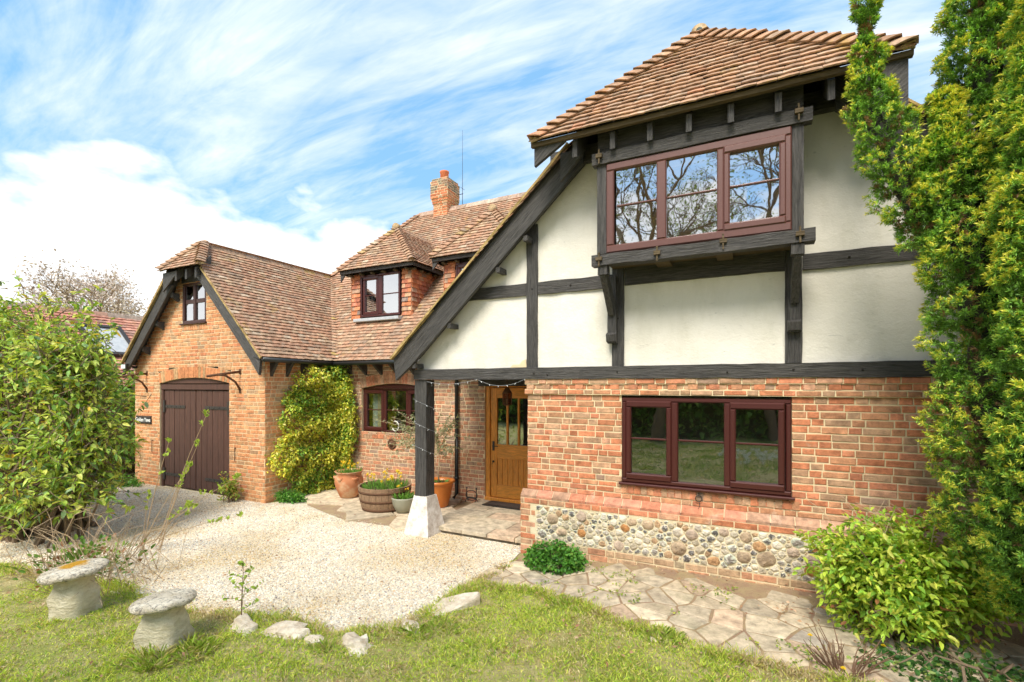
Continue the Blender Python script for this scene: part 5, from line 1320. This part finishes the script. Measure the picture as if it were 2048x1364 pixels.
for (x, y, h, lab) in ((.43, 4.30, .16, 'tall yellow dandelion left of the dead stems'), (.60, 4.02, .10, 'yellow dandelion in the grass below the dead stems'), (.95, 4.62, .05, 'yellow dandelion on the paving right of the dead stems')):
    dd = plant('dandelion', (x, y, .11), lab, 'dandelion', 'dandelions by the path'); m_ = MB(); m_.tube([(0, 0, 0), (.005, 0, h*.6), (0, 0, h)], .0025, 4, (.3, .4, .1)); flower(m_, (0, 0, h), .02, (.85, .60, .02)); m_.build('flower', [M['leaf'], M['petal']], dd)
    m_ = MB()
    for i in range(7):
        a = i*.9; m_.add([(0, 0, 0), (math.cos(a)*.04-.01, math.sin(a)*.04, .015), (math.cos(a)*.08, math.sin(a)*.08, .012), (math.cos(a)*.04+.012, math.sin(a)*.04+.008, .015)], [(0, 1, 2, 3)], (.14, .28, .05))
    m_.build('leaves', M['leaf'], dd)

# --- golden yew on the right
yw = plant('yew_tree', (2.35, 4.95, .1), 'golden-tipped upright yew with columnar fingers at the right end of the house', 'tree')
Y0 = np.array((2.35, 4.95, .1))
fingers = [([(1.20, 4.62, 3.25), (1.08, 4.66, 3.72), (.98, 4.70, 4.1), (.88, 4.70, 4.55), (.85, 4.70, 5.02), (.845, 4.70, 5.34)], [.12, .20, .20, .12, .07, .03], .6),
           ([(1.95, 4.75, .55), (1.72, 4.65, 1.2), (1.66, 4.62, 1.9), (1.56, 4.60, 2.6), (1.45, 4.60, 3.3), (1.36, 4.6, 3.8), (1.30, 4.6, 4.38)], [.34, .38, .36, .33, .28, .2, .05], .7),
           ([(2.2, 5.2, 1.4), (2.02, 5.15, 2.6), (1.88, 5.2, 3.5), (1.76, 5.2, 4.4), (1.72, 5.2, 5.4), (1.70, 5.2, 6.4)], [.4, .42, .36, .27, .22, .18], .45),
           ([(2.15, 4.6, .50), (1.88, 4.35, 1.0), (1.78, 4.12, 1.8), (1.76, 4.1, 2.7), (1.72, 4.1, 3.5), (1.70, 4.1, 4.3), (1.69, 4.1, 4.9), (1.69, 4.1, 5.5)], [.42, .42, .38, .32, .26, .2, .16, .12], .75),
           ([(2.5, 4.9, .4), (2.55, 4.8, 1.6), (2.5, 4.8, 3.0), (2.45, 4.8, 4.5), (2.4, 4.8, 6.5)], [.6, .65, .6, .5, .3], .4),
           ([(1.98, 5.0, 1.3), (1.9, 4.95, 2.2), (1.85, 4.9, 3.0), (1.85, 4.9, 3.9)], [.26, .3, .28, .2], .15)]
SP = []; SD = []; GD_ = []; BR_ = []
tb_ = MB(); tb_.tube([(0, 0, -.1), (-.1, -.05, 1.2), (-.2, -.05, 3), (-.15, 0, 5.5)], [.16, .12, .09, .03], 8)
for ax, rad, gold in fingers:
    ax = np.array(ax); rad = np.array(rad); seg = np.linalg.norm(np.diff(ax, axis=0), axis=1); cum = np.r_[0, np.cumsum(seg)]
    area = 2*np.pi*np.trapz(rad, cum) if hasattr(np, 'trapz') else 2*np.pi*np.trapezoid(rad, cum)
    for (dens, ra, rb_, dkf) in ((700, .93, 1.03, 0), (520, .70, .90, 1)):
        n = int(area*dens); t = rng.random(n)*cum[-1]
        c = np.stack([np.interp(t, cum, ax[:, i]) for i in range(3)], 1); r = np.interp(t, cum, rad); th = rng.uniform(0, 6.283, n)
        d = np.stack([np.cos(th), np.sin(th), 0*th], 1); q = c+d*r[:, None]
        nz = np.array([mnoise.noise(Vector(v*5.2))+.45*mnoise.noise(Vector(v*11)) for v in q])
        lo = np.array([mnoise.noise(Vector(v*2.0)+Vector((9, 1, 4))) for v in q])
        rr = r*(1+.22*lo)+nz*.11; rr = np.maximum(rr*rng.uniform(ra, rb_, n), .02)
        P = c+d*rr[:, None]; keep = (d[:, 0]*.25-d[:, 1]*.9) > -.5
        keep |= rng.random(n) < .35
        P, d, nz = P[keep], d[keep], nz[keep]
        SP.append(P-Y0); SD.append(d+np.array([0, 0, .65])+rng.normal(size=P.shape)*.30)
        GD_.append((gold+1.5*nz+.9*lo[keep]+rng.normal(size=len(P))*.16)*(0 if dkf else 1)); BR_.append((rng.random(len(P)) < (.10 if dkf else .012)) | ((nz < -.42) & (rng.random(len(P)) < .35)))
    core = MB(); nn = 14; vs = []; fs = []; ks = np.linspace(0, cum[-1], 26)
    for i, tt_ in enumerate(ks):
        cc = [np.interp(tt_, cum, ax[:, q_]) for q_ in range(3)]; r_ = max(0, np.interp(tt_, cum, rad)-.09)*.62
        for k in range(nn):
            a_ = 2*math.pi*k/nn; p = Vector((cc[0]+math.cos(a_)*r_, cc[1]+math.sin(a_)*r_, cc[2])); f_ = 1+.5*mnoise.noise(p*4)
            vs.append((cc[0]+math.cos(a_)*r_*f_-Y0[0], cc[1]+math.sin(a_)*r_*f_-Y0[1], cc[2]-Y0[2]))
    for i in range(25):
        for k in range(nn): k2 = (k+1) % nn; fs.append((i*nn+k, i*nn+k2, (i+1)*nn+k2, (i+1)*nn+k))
    core.add(vs, fs, (.030, .030, .014)); core.build('shade_core', M['needle'], yw)  # added lumpy core, coloured near-black to paint in the crown's inner shade
tb_.build('trunk', M['bark'], yw)
SP = np.concatenate(SP); SD = norm(np.concatenate(SD)); GD_ = np.concatenate(GD_); K = 24; n = len(SP)
tt = np.tile(np.linspace(.0, 1, K), n)
Pn = np.repeat(SP, K, 0)+np.repeat(SD, K, 0)*(tt[:, None]*.035-.02)+rng.normal(size=(n*K, 3))*.004
Dn = norm(np.repeat(SD, K, 0)*(.25+.9*tt[:, None])+norm(rng.normal(size=(n*K, 3)))*.85)
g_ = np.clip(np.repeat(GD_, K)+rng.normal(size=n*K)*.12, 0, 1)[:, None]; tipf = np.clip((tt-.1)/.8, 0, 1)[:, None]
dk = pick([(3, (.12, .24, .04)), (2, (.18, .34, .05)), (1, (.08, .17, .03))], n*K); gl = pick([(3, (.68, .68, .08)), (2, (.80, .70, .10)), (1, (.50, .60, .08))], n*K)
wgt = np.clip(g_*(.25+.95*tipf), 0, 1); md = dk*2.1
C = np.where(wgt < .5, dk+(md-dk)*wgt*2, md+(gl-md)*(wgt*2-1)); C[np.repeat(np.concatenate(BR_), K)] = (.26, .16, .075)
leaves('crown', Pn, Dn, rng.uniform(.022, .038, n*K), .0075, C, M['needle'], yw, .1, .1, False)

# --- hedge left of the garage, blossom tree, neighbour
hd = plant('laurel_hedge', (-13.4, 6.2, 0), 'dark green laurel hedge between the left shrub and the garage corner', 'hedge')
A, D = ell(1500, (0, 0, 1.2), (1.3, 1.0, 1.45), .6, .12, 2, .05, 4); P, DD, (ta, tb) = sprays(A, D, 3, .16, .8); n = len(P)
leaves('foliage', P, DD, rng.uniform(.09, .14, n), .055, pick([(3, (.10, .22, .035)), (3, (.18, .32, .05)), (1, (.34, .42, .07))], n), M['leaf'], hd, .15, .2)
m_ = MB(); stems(m_, (0, 0, 0), [A[i] for i in range(0, len(A), 60)], .03, .4); m_.build('branches', M['bark'], hd)
def grow(m_, p, d, L, r, dep, tips, spread=.55, up=.15, sides=5, nb=3, shrink=.74):
    d = d.normalized(); e = p+d*L; mid = p.lerp(e, .5)+Vector((rnd.gauss(0, .05), rnd.gauss(0, .05), rnd.gauss(0, .03)))*L
    m_.tube([p, mid, e], [r, r*.85, r*.68], sides if dep > 2 else 3, cap=False)
    if dep == 0: tips.append((e, d)); return
    if dep <= 2: tips.append((mid, d))
    for i in range(nb):
        nd = (d+Vector((rnd.gauss(0, spread), rnd.gauss(0, spread), rnd.gauss(0, spread*.7)+up)))
        grow(m_, e if i else e, nd, L*shrink*rnd.uniform(.8, 1.15), r*.62, dep-1, tips, spread, up, sides, nb, shrink)
def btree(name, loc, h, label, cat, dep=6, seed=1, bl=None, spread=.5, lean=(0, 0, 1), r0=.16, nb=3, kids=6):
    global rnd
    sv = rnd; rnd = random.Random(seed); t = plant(name, loc, label, cat); m_ = MB(); tips = []
    grow(m_, Vector((0, 0, -.1)), Vector(lean), h*.26, r0, dep, tips, spread, .12, 6, nb)
    m_.build('trunk', M['bark'], t); rnd = sv
    if bl:
        P = np.array([tuple(p) for p, d in tips]); P = np.repeat(P, kids, 0)+rng.normal(size=(len(P)*kids, 3))*bl[2]; n = len(P)
        leaves('crown', P, rng.normal(size=(n, 3)), rng.uniform(bl[0]*.6, bl[0]*1.3, n), bl[1], pick(bl[3], n), M['petal'], t, .2, 0, False)
    return t
WHITE = [(3, (.66, .58, .54)), (2, (.52, .43, .38)), (1.5, (.36, .26, .20))]
btree('blossom_tree', (-27.6, 12.2, 0), 10.4, 'white blossoming tree behind the neighbouring roof, just left of the garage', 'tree', 6, 5, (.13, .09, .20, WHITE), .42, (.05, 0, 1), .13, 3, 5)
btree('blossom_tree', (-31.2, 11.5, 0), 8.8, 'smaller sparse blossoming tree left of the fuller white one', 'tree', 5, 8, (.12, .08, .25, [(2, (.58, .50, .44)), (2, (.40, .30, .24))]), .55, (-.15, 0, 1), .10, 3, 4)
nb_ = thing('neighbouring_house', (-16, 9, 0), 'neighbouring house roof with a skylight seen between shrub and garage', 'house')
m_ = MB()
tile_plane(m_, [(2.4, -4.2, 2.15), (2.4, 4, 2.15), (0, 4, 4.12), (0, -4.2, 4.12)], Y, [(3, (.46, .20, .14)), (2, (.52, .25, .18)), (1, (.38, .22, .17))], gauge=.13, tw=.2)
m_.add([(-2.4, -4.2, 2.15), (-2.4, 4, 2.15), (0, 4, 4.12), (0, -4.2, 4.12)], [(0, 1, 2, 3)], (.4, .2, .14), 1)
ridge_tiles(m_, (0, -4.2, 4.13), (0, 4, 4.13), (-.7, 0, -.7), (.7, 0, -.7), L=.4, pal=[(1, (.42, .24, .17)), (1, (.36, .28, .22))], r=.13)
m_.build('roof', [M['tile'], M['dark']], nb_)
m_ = MB(); m_.box(-2.2, 2.2, -4.0, 3.8, 0, 2.3); m_.prism([(-2.2, 2.3), (2.2, 2.3), (0, 4.0)], -4.0, 3.8); m_.build('wall', M['brickplain'], nb_)
sk = MB(); q = lambda x, y, h: (x+.63*h, y, 4.12-x*.82+.77*h)
def skb(x0, x1, y0, y1, h0, h1):
    sk.add([q(x0, y0, h0), q(x1, y0, h0), q(x1, y1, h0), q(x0, y1, h0), q(x0, y0, h1), q(x1, y0, h1), q(x1, y1, h1), q(x0, y1, h1)], [(0, 3, 2, 1), (4, 5, 6, 7), (0, 1, 5, 4), (1, 2, 6, 5), (2, 3, 7, 6), (3, 0, 4, 7)])
for a in ((.5, 1.5, -3.05, -2.97), (.5, 1.5, -2.18, -2.10), (.5, .58, -2.97, -2.18), (1.42, 1.5, -2.97, -2.18)): skb(*a, .02, .13)
so_ = sk.build('skylight', M['iron'], nb_); sk = MB(); skb(.56, 1.44, -2.99, -2.16, .08, .09); sk.build('pane', M['lead_sky'], so_)  # pane in opaque grey: the pale sky reflection is painted in

# --- what the windows mirror: garden behind the photographer
btree('garden_tree', (-3.2, -7.5, 0), 13.5, 'spreading tree mirrored in the oriel glass, in early leaf', 'tree', 7, 21, (.10, .07, .22, [(3, (.16, .22, .05)), (2, (.26, .32, .08))]), .55, (.1, .05, 1), .22, 3, 2)
btree('garden_tree', (.9, -8.3, 0), 15, 'second spreading tree mirrored in the right lights of the oriel', 'tree', 7, 33, (.10, .07, .22, [(3, (.16, .22, .05)), (2, (.26, .32, .08))]), .5, (-.02, .05, 1), .2, 3, 2)
gh_ = plant('garden_hedge', (-2, -9.5, 0), 'tall dark garden hedge mirrored in the ground-floor window', 'hedge')
A, D = ell(1, (0, 0, 0), (1, 1, 1)); n = 14000
P = np.stack([rng.uniform(-16, 14, n), rng.uniform(-.2, .9, n)+.3*np.sin(rng.uniform(-16, 14, n)), rng.uniform(0, 1, n)**.8*3.3], 1)
P[:, 2] *= 1+.12*np.sin(P[:, 0]*1.7)
leaves('foliage', P, rng.normal(size=(n, 3))+np.array([0, .8, 0]), rng.uniform(.16, .30, n), .13, pick([(3, (.10, .20, .04)), (2, (.20, .34, .06)), (1, (.34, .46, .09))], n), M['leaf'], gh_, .2, .1, False)
m_ = MB(); m_.box(-16, 14, -.35, -.25, 0, 3.1, j=.0); m_.build('branches', M['soil'], gh_)

xg = rng.uniform(-6, 3, 26000); yg = rng.uniform(-8.5, .2, 26000)
o = grass('grass', xg, yg, .05, .12, .016, [(3, (.16, .30, .05)), (3, (.28, .42, .07)), (1, (.5, .52, .14))], .9); o['kind'] = 'stuff'
fl = plant('speck_flowers', (.2, -2.6, .03), 'unseen white flowers added to show as pale specks in the ground-floor window', 'flowers'); fm = MB(); sm_ = MB()  # out-of-view flowers added so the glass mirrors pale specks
for i in range(70):
    p = Vector((rnd.gauss(0, .45), rnd.gauss(0, .6), rnd.uniform(.2, .42))); sm_.tube([(p.x, p.y, 0), p], .004, 3, (.2, .34, .06)); flower(fm, p, .06, (.82, .81, .70), Vector((0, .8, .5)).normalized(), 6, 1)
sm_.build('stems', M['leaf'], fl); fm.build('flowers', [M['leaf'], M['petal']], fl)

# ================================================================ OBJECTS
# staddle stones
def staddle(loc, capm, r, hb, label, seed, tilt):
    t = thing('staddle_stone', loc, label, 'staddle stone', 'staddle stones on the lawn')
    m_ = MB(); vs = []; fs = []; S = 20; prof = [(.172, -.06), (.165, .05), (.155, .12), (.150, .20), (.125, .28), (.115, hb)]
    for i, (rr, z) in enumerate(prof):
        for k in range(S):
            a = 2*math.pi*k/S+.4; sq = 1/max(abs(math.cos(a-.4)), abs(math.sin(a-.4)))**.75
            q = rr*sq*(1+.22*mnoise.noise(Vector((math.cos(a)*2+seed, math.sin(a)*2, z*11)))); vs.append((q*math.cos(a), q*math.sin(a), z))
    for i in range(len(prof)-1):
        for k in range(S): k2 = (k+1) % S; fs.append((i*S+k, i*S+k2, (i+1)*S+k2, (i+1)*S+k))
    m_.add(vs, fs, smooth=True); m_.build('stem', M['stbase'], t)
    m_ = MB(); m_.lathe([(.10, -.03), (r*.8, -.024), (r*.97, -.012), (r*1.02, .010), (r*1.0, .03), (r*.9, .044), (r*.72, .052), (r*.5, .060), (r*.25, .066), (.02, .068)], 48, (0, 0, 0), wob=.10)
    m_.v = [(x, y, z+.010*mnoise.noise(Vector((x*13+seed, y*13, z*8)))+.005*mnoise.noise(Vector((x*34, y*34+seed, z*8)))) for (x, y, z) in m_.v]
    c = m_.build('cap', capm, t, (0, 0, hb+.01)); c.rotation_euler = tilt
staddle((-5.74, 2.2, .02), M['cap_moss'], .255, .39, 'stone mushroom with an orange lichen patch on its cap, beside the left shrub', 1, (R(3), R(-4), 0))
staddle((-4.39, 2.27, .02), M['cap'], .232, .345, 'plain grey-capped stone mushroom with grass around its stem, nearest the camera', 7, (R(-2), R(-5), 0))
# pots
def pot(name, loc, label, prof, m, sides=28, wob=.02, soilz=None, soilr=None, cat='plant pot'):
    t = thing(name, loc, label, cat, 'pots on the patio'); m_ = MB(); m_.lathe(prof, sides, wob=wob, cap=False); m_.build('pot', M[m], t)
    m_ = MB(); m_.lathe([(soilr, soilz-.02), (soilr*.98, soilz), (.01, soilz+.015)], 20, wob=.1); m_.build('soil', M['soil'], t); return t
def blades(t, n_, r, z, hmin, hmax, pal_, w_=.012, lean=.35):
    th = rng.uniform(0, 6.28, n_); q = r*np.sqrt(rng.random(n_)); x = q*np.cos(th); y = q*np.sin(th)
    D = np.stack([x/r*lean+rng.normal(size=n_)*.15, y/r*lean+rng.normal(size=n_)*.15, np.ones(n_)], 1)
    leaves('foliage', np.stack([x, y, 0*x+z], 1), D, rng.uniform(hmin, hmax, n_), w_, pick(pal_, n_), M['leaf'], t, .3, .2)
def daffs(t, n_, r, z, h0, h1, rf=.022):
    for i in range(n_):
        a = rnd.uniform(0, 6.28); q = r*math.sqrt(rnd.random()); h = rnd.uniform(h0, h1); m_ = MB(); b = Vector((q*math.cos(a), q*math.sin(a), z)); e = b+Vector((rnd.uniform(-.04, .04), rnd.uniform(-.04, .02), h))
        m_.tube([b, b.lerp(e, .6), e], .003, 4, (.2, .32, .06), 0); up = Vector((rnd.uniform(-.7, .9), -1, .35)).normalized(); flower(m_, e, rf*1.5, (.85, .66, .03), up, 6, 1)
        m_.tube([e, e+up*.02], [rf*.4, rf*.6], 8, (.85, .50, .02), 1); m_.build('flower', [M['leaf'], M['petal']], t)
PAL_D = [(3, (.16, .34, .05)), (2, (.22, .42, .07)), (1, (.10, .24, .05))]
bt = thing('barrel_planter', (-5.74, 6.52, .045), 'half barrel planter full of yellow daffodils, largest of the containers', 'barrel planter', 'pots on the patio')
bp = [(.385, 0), (.415, .1), (.44, .22), (.455, .36), (.46, .40), (.43, .40), (.42, .33)]
m_ = MB(); NS = 26
for k in range(NS):
    a0, a1 = 2*math.pi*k/NS+.006, 2*math.pi*(k+1)/NS-.006; vs = []
    for (rr, z) in bp: vs += [(rr*math.cos(a0), rr*math.sin(a0), z), (rr*math.cos((a0+a1)/2)*1.004, rr*math.sin((a0+a1)/2)*1.004, z), (rr*math.cos(a1), rr*math.sin(a1), z)]
    fs = []
    for i in range(len(bp)-1): fs += [(3*i, 3*i+1, 3*i+4, 3*i+3), (3*i+1, 3*i+2, 3*i+5, 3*i+4)]
    m_.add(vs, fs)
m_.build('staves', M['barrel'], bt)
for (z0_, z1_) in ((.0, .05), (.15, .19), (.30, .34)):
    ri = lambda z: np.interp(z, [p[1] for p in bp[:5]], [p[0] for p in bp[:5]])+.005
    m_ = MB(); m_.lathe([(ri(z0_)-.004, z0_), (ri(z0_), z0_), (ri(z1_), z1_), (ri(z1_)-.004, z1_)], 40, cap=False); m_.build('hoop', M['rust'], bt)
m_ = MB(); m_.lathe([(.42, .30), (.41, .33), (.02, .35)], 24, wob=.05); m_.build('soil', M['soil'], bt)
blades(bt, 420, .38, .33, .07, .20, PAL_D, .011, .3); daffs(bt, 26, .38, .33, .14, .30)
t = pot('terracotta_urn', (-6.90, 6.82, .045), 'weathered terracotta strawberry urn beside the climber, with daffodils', [(.15, 0), (.17, .02), (.235, .16), (.265, .28), (.26, .36), (.225, .43), (.24, .47), (.27, .50), (.25, .50), (.21, .44)], 'terra', soilz=.42, soilr=.2)
m_ = MB()
for a in (-2.6, -.35, -1.5):
    m_.lathe([(.03, -.02), (.055, .03), (.065, .07), (.05, .07), (.03, .02)], 14, (.235*math.cos(a), .235*math.sin(a), .33), cap=False)
m_.build('pocket', M['terra'], t)
blades(t, 200, .2, .42, .08, .2, PAL_D); daffs(t, 11, .19, .42, .14, .28)
t = pot('grey_pot', (-5.24, 6.42, .045), 'small round grey pot between the half barrel and the porch post', [(.10, 0), (.13, .02), (.185, .13), (.205, .23), (.21, .255), (.19, .255), (.18, .22)], 'greypot', soilz=.22, soilr=.18)
blades(t, 150, .15, .21, .08, .19, PAL_D, .018); daffs(t, 5, .14, .21, .16, .28, .016)
t = pot('olive_pot', (-4.93, 7.0, .045), 'tall glazed orange pot with a slender olive tree behind the porch post', [(.15, 0), (.165, .02), (.215, .2), (.25, .36), (.262, .41), (.285, .425), (.285, .465), (.25, .465), (.235, .40)], 'terra_g', soilz=.41, soilr=.235, cat='potted tree')
m_ = MB(); tr = [Vector((0, 0, .4)), Vector((-.01, 0, .62)), Vector((.01, 0, .85)), Vector((-.02, 0, 1.05))]; m_.tube(tr, [.014, .011, .010, .008], 6)
LP = []; LD = []
for i in range(62):
    a = i*2.4; L = rnd.uniform(.25, .62); s_ = Vector((-.02, 0, 1.0+rnd.uniform(-.12, .25))); e = s_+Vector((math.cos(a)*L, math.sin(a)*L*.45, rnd.uniform(-.22, .62)))
    if i in (1, 9): e = Vector((-1.0, -.1, .86)); 
    if i in (4, 12, 20): e = Vector((-.85+rnd.uniform(-.15, .2), -.1, 1.0+rnd.uniform(0, .25)))
    if i == 6: e = Vector((.72, -.05, 1.25))
    if i > 33: e = Vector((rnd.gauss(-.80, .20), -.15, rnd.gauss(1.22, .20)))
    md = s_.lerp(e, .5)+Vector((0, 0, .07)); m_.tube([s_, md, e], [.005, .0035, .0015], 3, cap=False)
    for q in range(34): s2 = .25+.75*q/33; p = (s_.lerp(md, s2*2) if s2 < .5 else md.lerp(e, s2*2-1)); LP.append(p); LD.append((rnd.gauss(0, .8)+math.cos(a)*.5, rnd.gauss(0, .6), rnd.gauss(.2, .6)))
m_.build('trunk', M['bark_p'], t); n = len(LP)
leaves('foliage', np.array(LP), np.array(LD), rng.uniform(.045, .08, n), .018, pick([(3, (.34, .38, .22)), (2, (.46, .48, .32)), (1, (.20, .25, .13))], n), M['leaf'], t, .15, .1, False)
blades(t, 60, .2, .41, .03, .08, PAL_D, .02, .8)
# boot scraper, doormat
t = thing('boot_scraper', (-4.47, 7.36, .098), 'small black iron boot scraper standing left of the doormat', 'boot scraper'); m_ = MB()
m_.tube([(.12*math.cos(R(a)), 0, .11+.09*math.sin(R(a))) for a in range(-180, 181, 20)], .008, 5)
m_.build('ring', M['iron'], t)
for s_ in (-1, 1):
    m_ = MB(); m_.tube([(.10*s_, -.05, 0), (.10*s_, 0, .05), (.10*s_, 0, .22)], .009, 5); m_.tube([(.10*s_, .05, 0), (.10*s_, 0, .05)], .008, 5); m_.lathe([(.004, 0), (.017, .01), (.017, .025), (.004, .035)], 8, (.10*s_, 0, .22)); m_.build('upright', M['iron'], t)
m_ = MB(); m_.box(-.10, .10, -.004, .004, .05, .08); m_.build('blade', M['iron'], t)
t = thing('doormat', (-3.76, 7.36, .10), 'dark rectangular doormat before the oak front door', 'doormat')
m_ = MB(); m_.box(-.40, .40, -.165, .165, 0, .016, (1, 1, 1), 0, .002); m_.build('rubber_border', M['blackpl'], t); m_ = MB(); m_.box(-.34, .34, -.11, .11, .0165, .022, j=.001); m_.build('coir_pad', M['mat_'], t)
# lantern and string lights
t = thing('hanging_lantern', (-3.36, 6.6, 1.88), 'dark rusty hexagonal lantern hanging in front of the oak door', 'lantern')
m_ = MB(); m_.lathe([(.035, .0), (.075, .012), (.07, .02)], 6); m_.lathe([(.088, .19), (.07, .22), (.035, .27), (.02, .285)], 6); m_.tube([(0, 0, .28), (0, 0, .42)], .004, 5)
for i in range(6):
    a = math.pi/3*i; m_.tube([(.072*math.cos(a), .072*math.sin(a), .015), (.084*math.cos(a), .084*math.sin(a), .195)], .005, 4)
m_.build('frame', M['rust'], t); m_ = MB(); m_.lathe([(.066, .018), (.078, .192)], 6, cap=False); m_.build('glass', M['lampglass'], t)
m_ = MB(); m_.tube([(0, 0, .02), (0, 0, .10)], .016, 8); m_.build('candle', M['white'], t)
t = thing('string_lights', (-3.3, 5.66, 2.2), 'string of tiny clear lights draped along the porch beam and post', 'string lights')
O = Vector((-3.3, 5.66, 2.2)); wp = []
for (a, b, sag) in (((-4.2, 5.66, 2.25), (-3.35, 5.66, 2.28), .05), ((-3.35, 5.66, 2.28), (-2.62, 5.66, 2.28), .09)):
    for i in range(12): s2 = i/11; wp.append(Vector((a[0]+(b[0]-a[0])*s2, 5.66, a[2]+(b[2]-a[2])*s2-sag*4*s2*(1-s2)))-O)
m_ = MB(); m_.tube(wp, .0018, 4); pw = []
for i in range(40): a = i*.55; s2 = i/39; pw.append(Vector((-4.325+.125*max(-1, min(1, 1.4*math.cos(a))), 5.78+.125*max(-1, min(1, 1.4*math.sin(a))), 2.2-1.15*s2))-O)
m_.tube(pw, .0014, 4); m_.build('wire', M['lead_sky'], t)
for k, p in enumerate(wp[1::2]+pw[::2]):
    m_ = MB(); m_.tube([p, p+Vector((rnd.uniform(-.02, .02), -.01, -.02))], [.0035, .002], 5); m_.build('bulb', M['bulb'], t)
# wall things
m_ = MB(); m_.lathe([(.0, .0), (.11, .0), (.11, .015), (.085, .03), (.08, .02), (.05, .03), (.045, .05), (.0, .055)], 24, cap=False)
o = m_.build('wall_plaque', M['rust'], None, (-6.50, FM-.005, 1.0)); o.rotation_euler = (R(90), 0, 0); tag(o, 'round cast iron plaque on the brick wall below the kitchen window', 'plaque')
m_ = MB(); m_.tube([(.085*math.cos(R(a)), 0, .10*math.sin(R(a))) for a in range(-150, 125, 15)], .010, 7)
o = m_.build('window_ring', M['white'], None, (-6.45, FM+.035, 1.36)); tag(o, 'white ring ornament stuck on the kitchen window', 'ornament')
m_ = MB(); m_.tube([(.035*math.cos(R(a)), -.02, -.06+.035*math.sin(R(a))) for a in range(0, 361, 30)], .005, 5); m_.tube([(0, 0, 0), (0, -.025, -.01), (0, -.02, -.03)], .005, 5)
m_.tube([(0, -.01, -.10), (.012, -.02, -.13), (-.004, -.02, -.17)], .004, 4)
o = m_.build('iron_ring', M['iron'], None, (-.49, PY0+.065, .99)); tag(o, 'small black iron ring hanging on the brick plinth below the wide window', 'iron ring')
t = thing('house_sign', (-12.06, GY-.005, 1.425), 'dark slate house name sign left of the garage doors', 'sign')
m_ = MB(); m_.box(-.30, .30, -.025, 0, -.085, .085, ch=.008); m_.build('plate', M['slate'], t)
m_ = MB()
for (a, b, c_, d_) in ((-.285, .285, .067, .073), (-.285, .285, -.073, -.067), (-.285, -.279, -.066, .066), (.279, .285, -.066, .066)): m_.box(a, b, -.028, -.0255, c_, d_)
m_.build('border', M['rust'], t)
cu_ = bpy.data.curves.new('lettering', 'FONT'); cu_.body = 'Golden Yews'; cu_.size = .118; cu_.align_x = 'CENTER'; cu_.align_y = 'CENTER'; cu_.extrude = .002; cu_.offset = .0015
to = bpy.data.objects.new('lettering', cu_); COL.objects.link(to)
bpy.context.view_layer.update(); me = bpy.data.meshes.new_from_object(to); bpy.data.objects.remove(to); me.materials.append(M['white'])
to = bpy.data.objects.new('lettering', me); COL.objects.link(to); to.parent = t; to.location = (0, -.029, 0); to.rotation_euler = (R(90), 0, 0); to.scale = (.92, 1, 1)
for (x, lab) in ((-11.95, 'iron bracket arm left of the garage doors'), (-8.72, 'iron bracket arm right of the garage doors')):
    m_ = MB(); m_.tube([(0, 0, 0), (-.05, -.60, -.10)], .024, 7); m_.tube([(0, 0, -.36), (0, -.10, -.20), (-.02, -.28, -.08), (-.03, -.42, -.07)], .021, 7); m_.box(-.03, .03, -.01, 0, -.05, .05); m_.box(-.03, .03, -.01, 0, -.42, -.32)
    o = m_.build('iron_bracket', M['rust'], None, (x, GY-.005, 2.46)); tag(o, lab, 'bracket', 'iron bracket arms over the garage doors')
for (x, lab) in ((-11.72, 'thin iron door hook on the brick left of the garage doors'), (-8.86, 'thin iron door hook on the brick right of the garage doors')):
    m_ = MB(); m_.tube([(0, -.02, 0), (0, -.02, -.22), (.015, -.03, -.25)], .007, 5); m_.tube([(0, 0, 0), (0, -.025, .01)], .012, 6); o = m_.build('door_hook', M['rust'], None, (x, GY-.005, .98)); tag(o, lab, 'hook', 'hooks for the garage doors')
t = thing('security_lamp', (-12.36, GY-.01, 2.60), 'small security floodlight under the left garage eave', 'lamp')
m_ = MB(); m_.box(-.03, .03, -.08, 0, -.03, .03); m_.tube([(0, -.05, 0), (0, -.18, .03)], .015, 6); m_.build('arm', M['blackpl'], t)
m_ = MB(); m_.box(-.10, .10, -.26, -.16, -.05, .07, ch=.02); m_.build('housing', M['blackpl'], t); m_ = MB(); m_.box(-.085, .085, -.264, -.261, -.035, .05); m_.build('lamp_glass', M['bulb'], t)
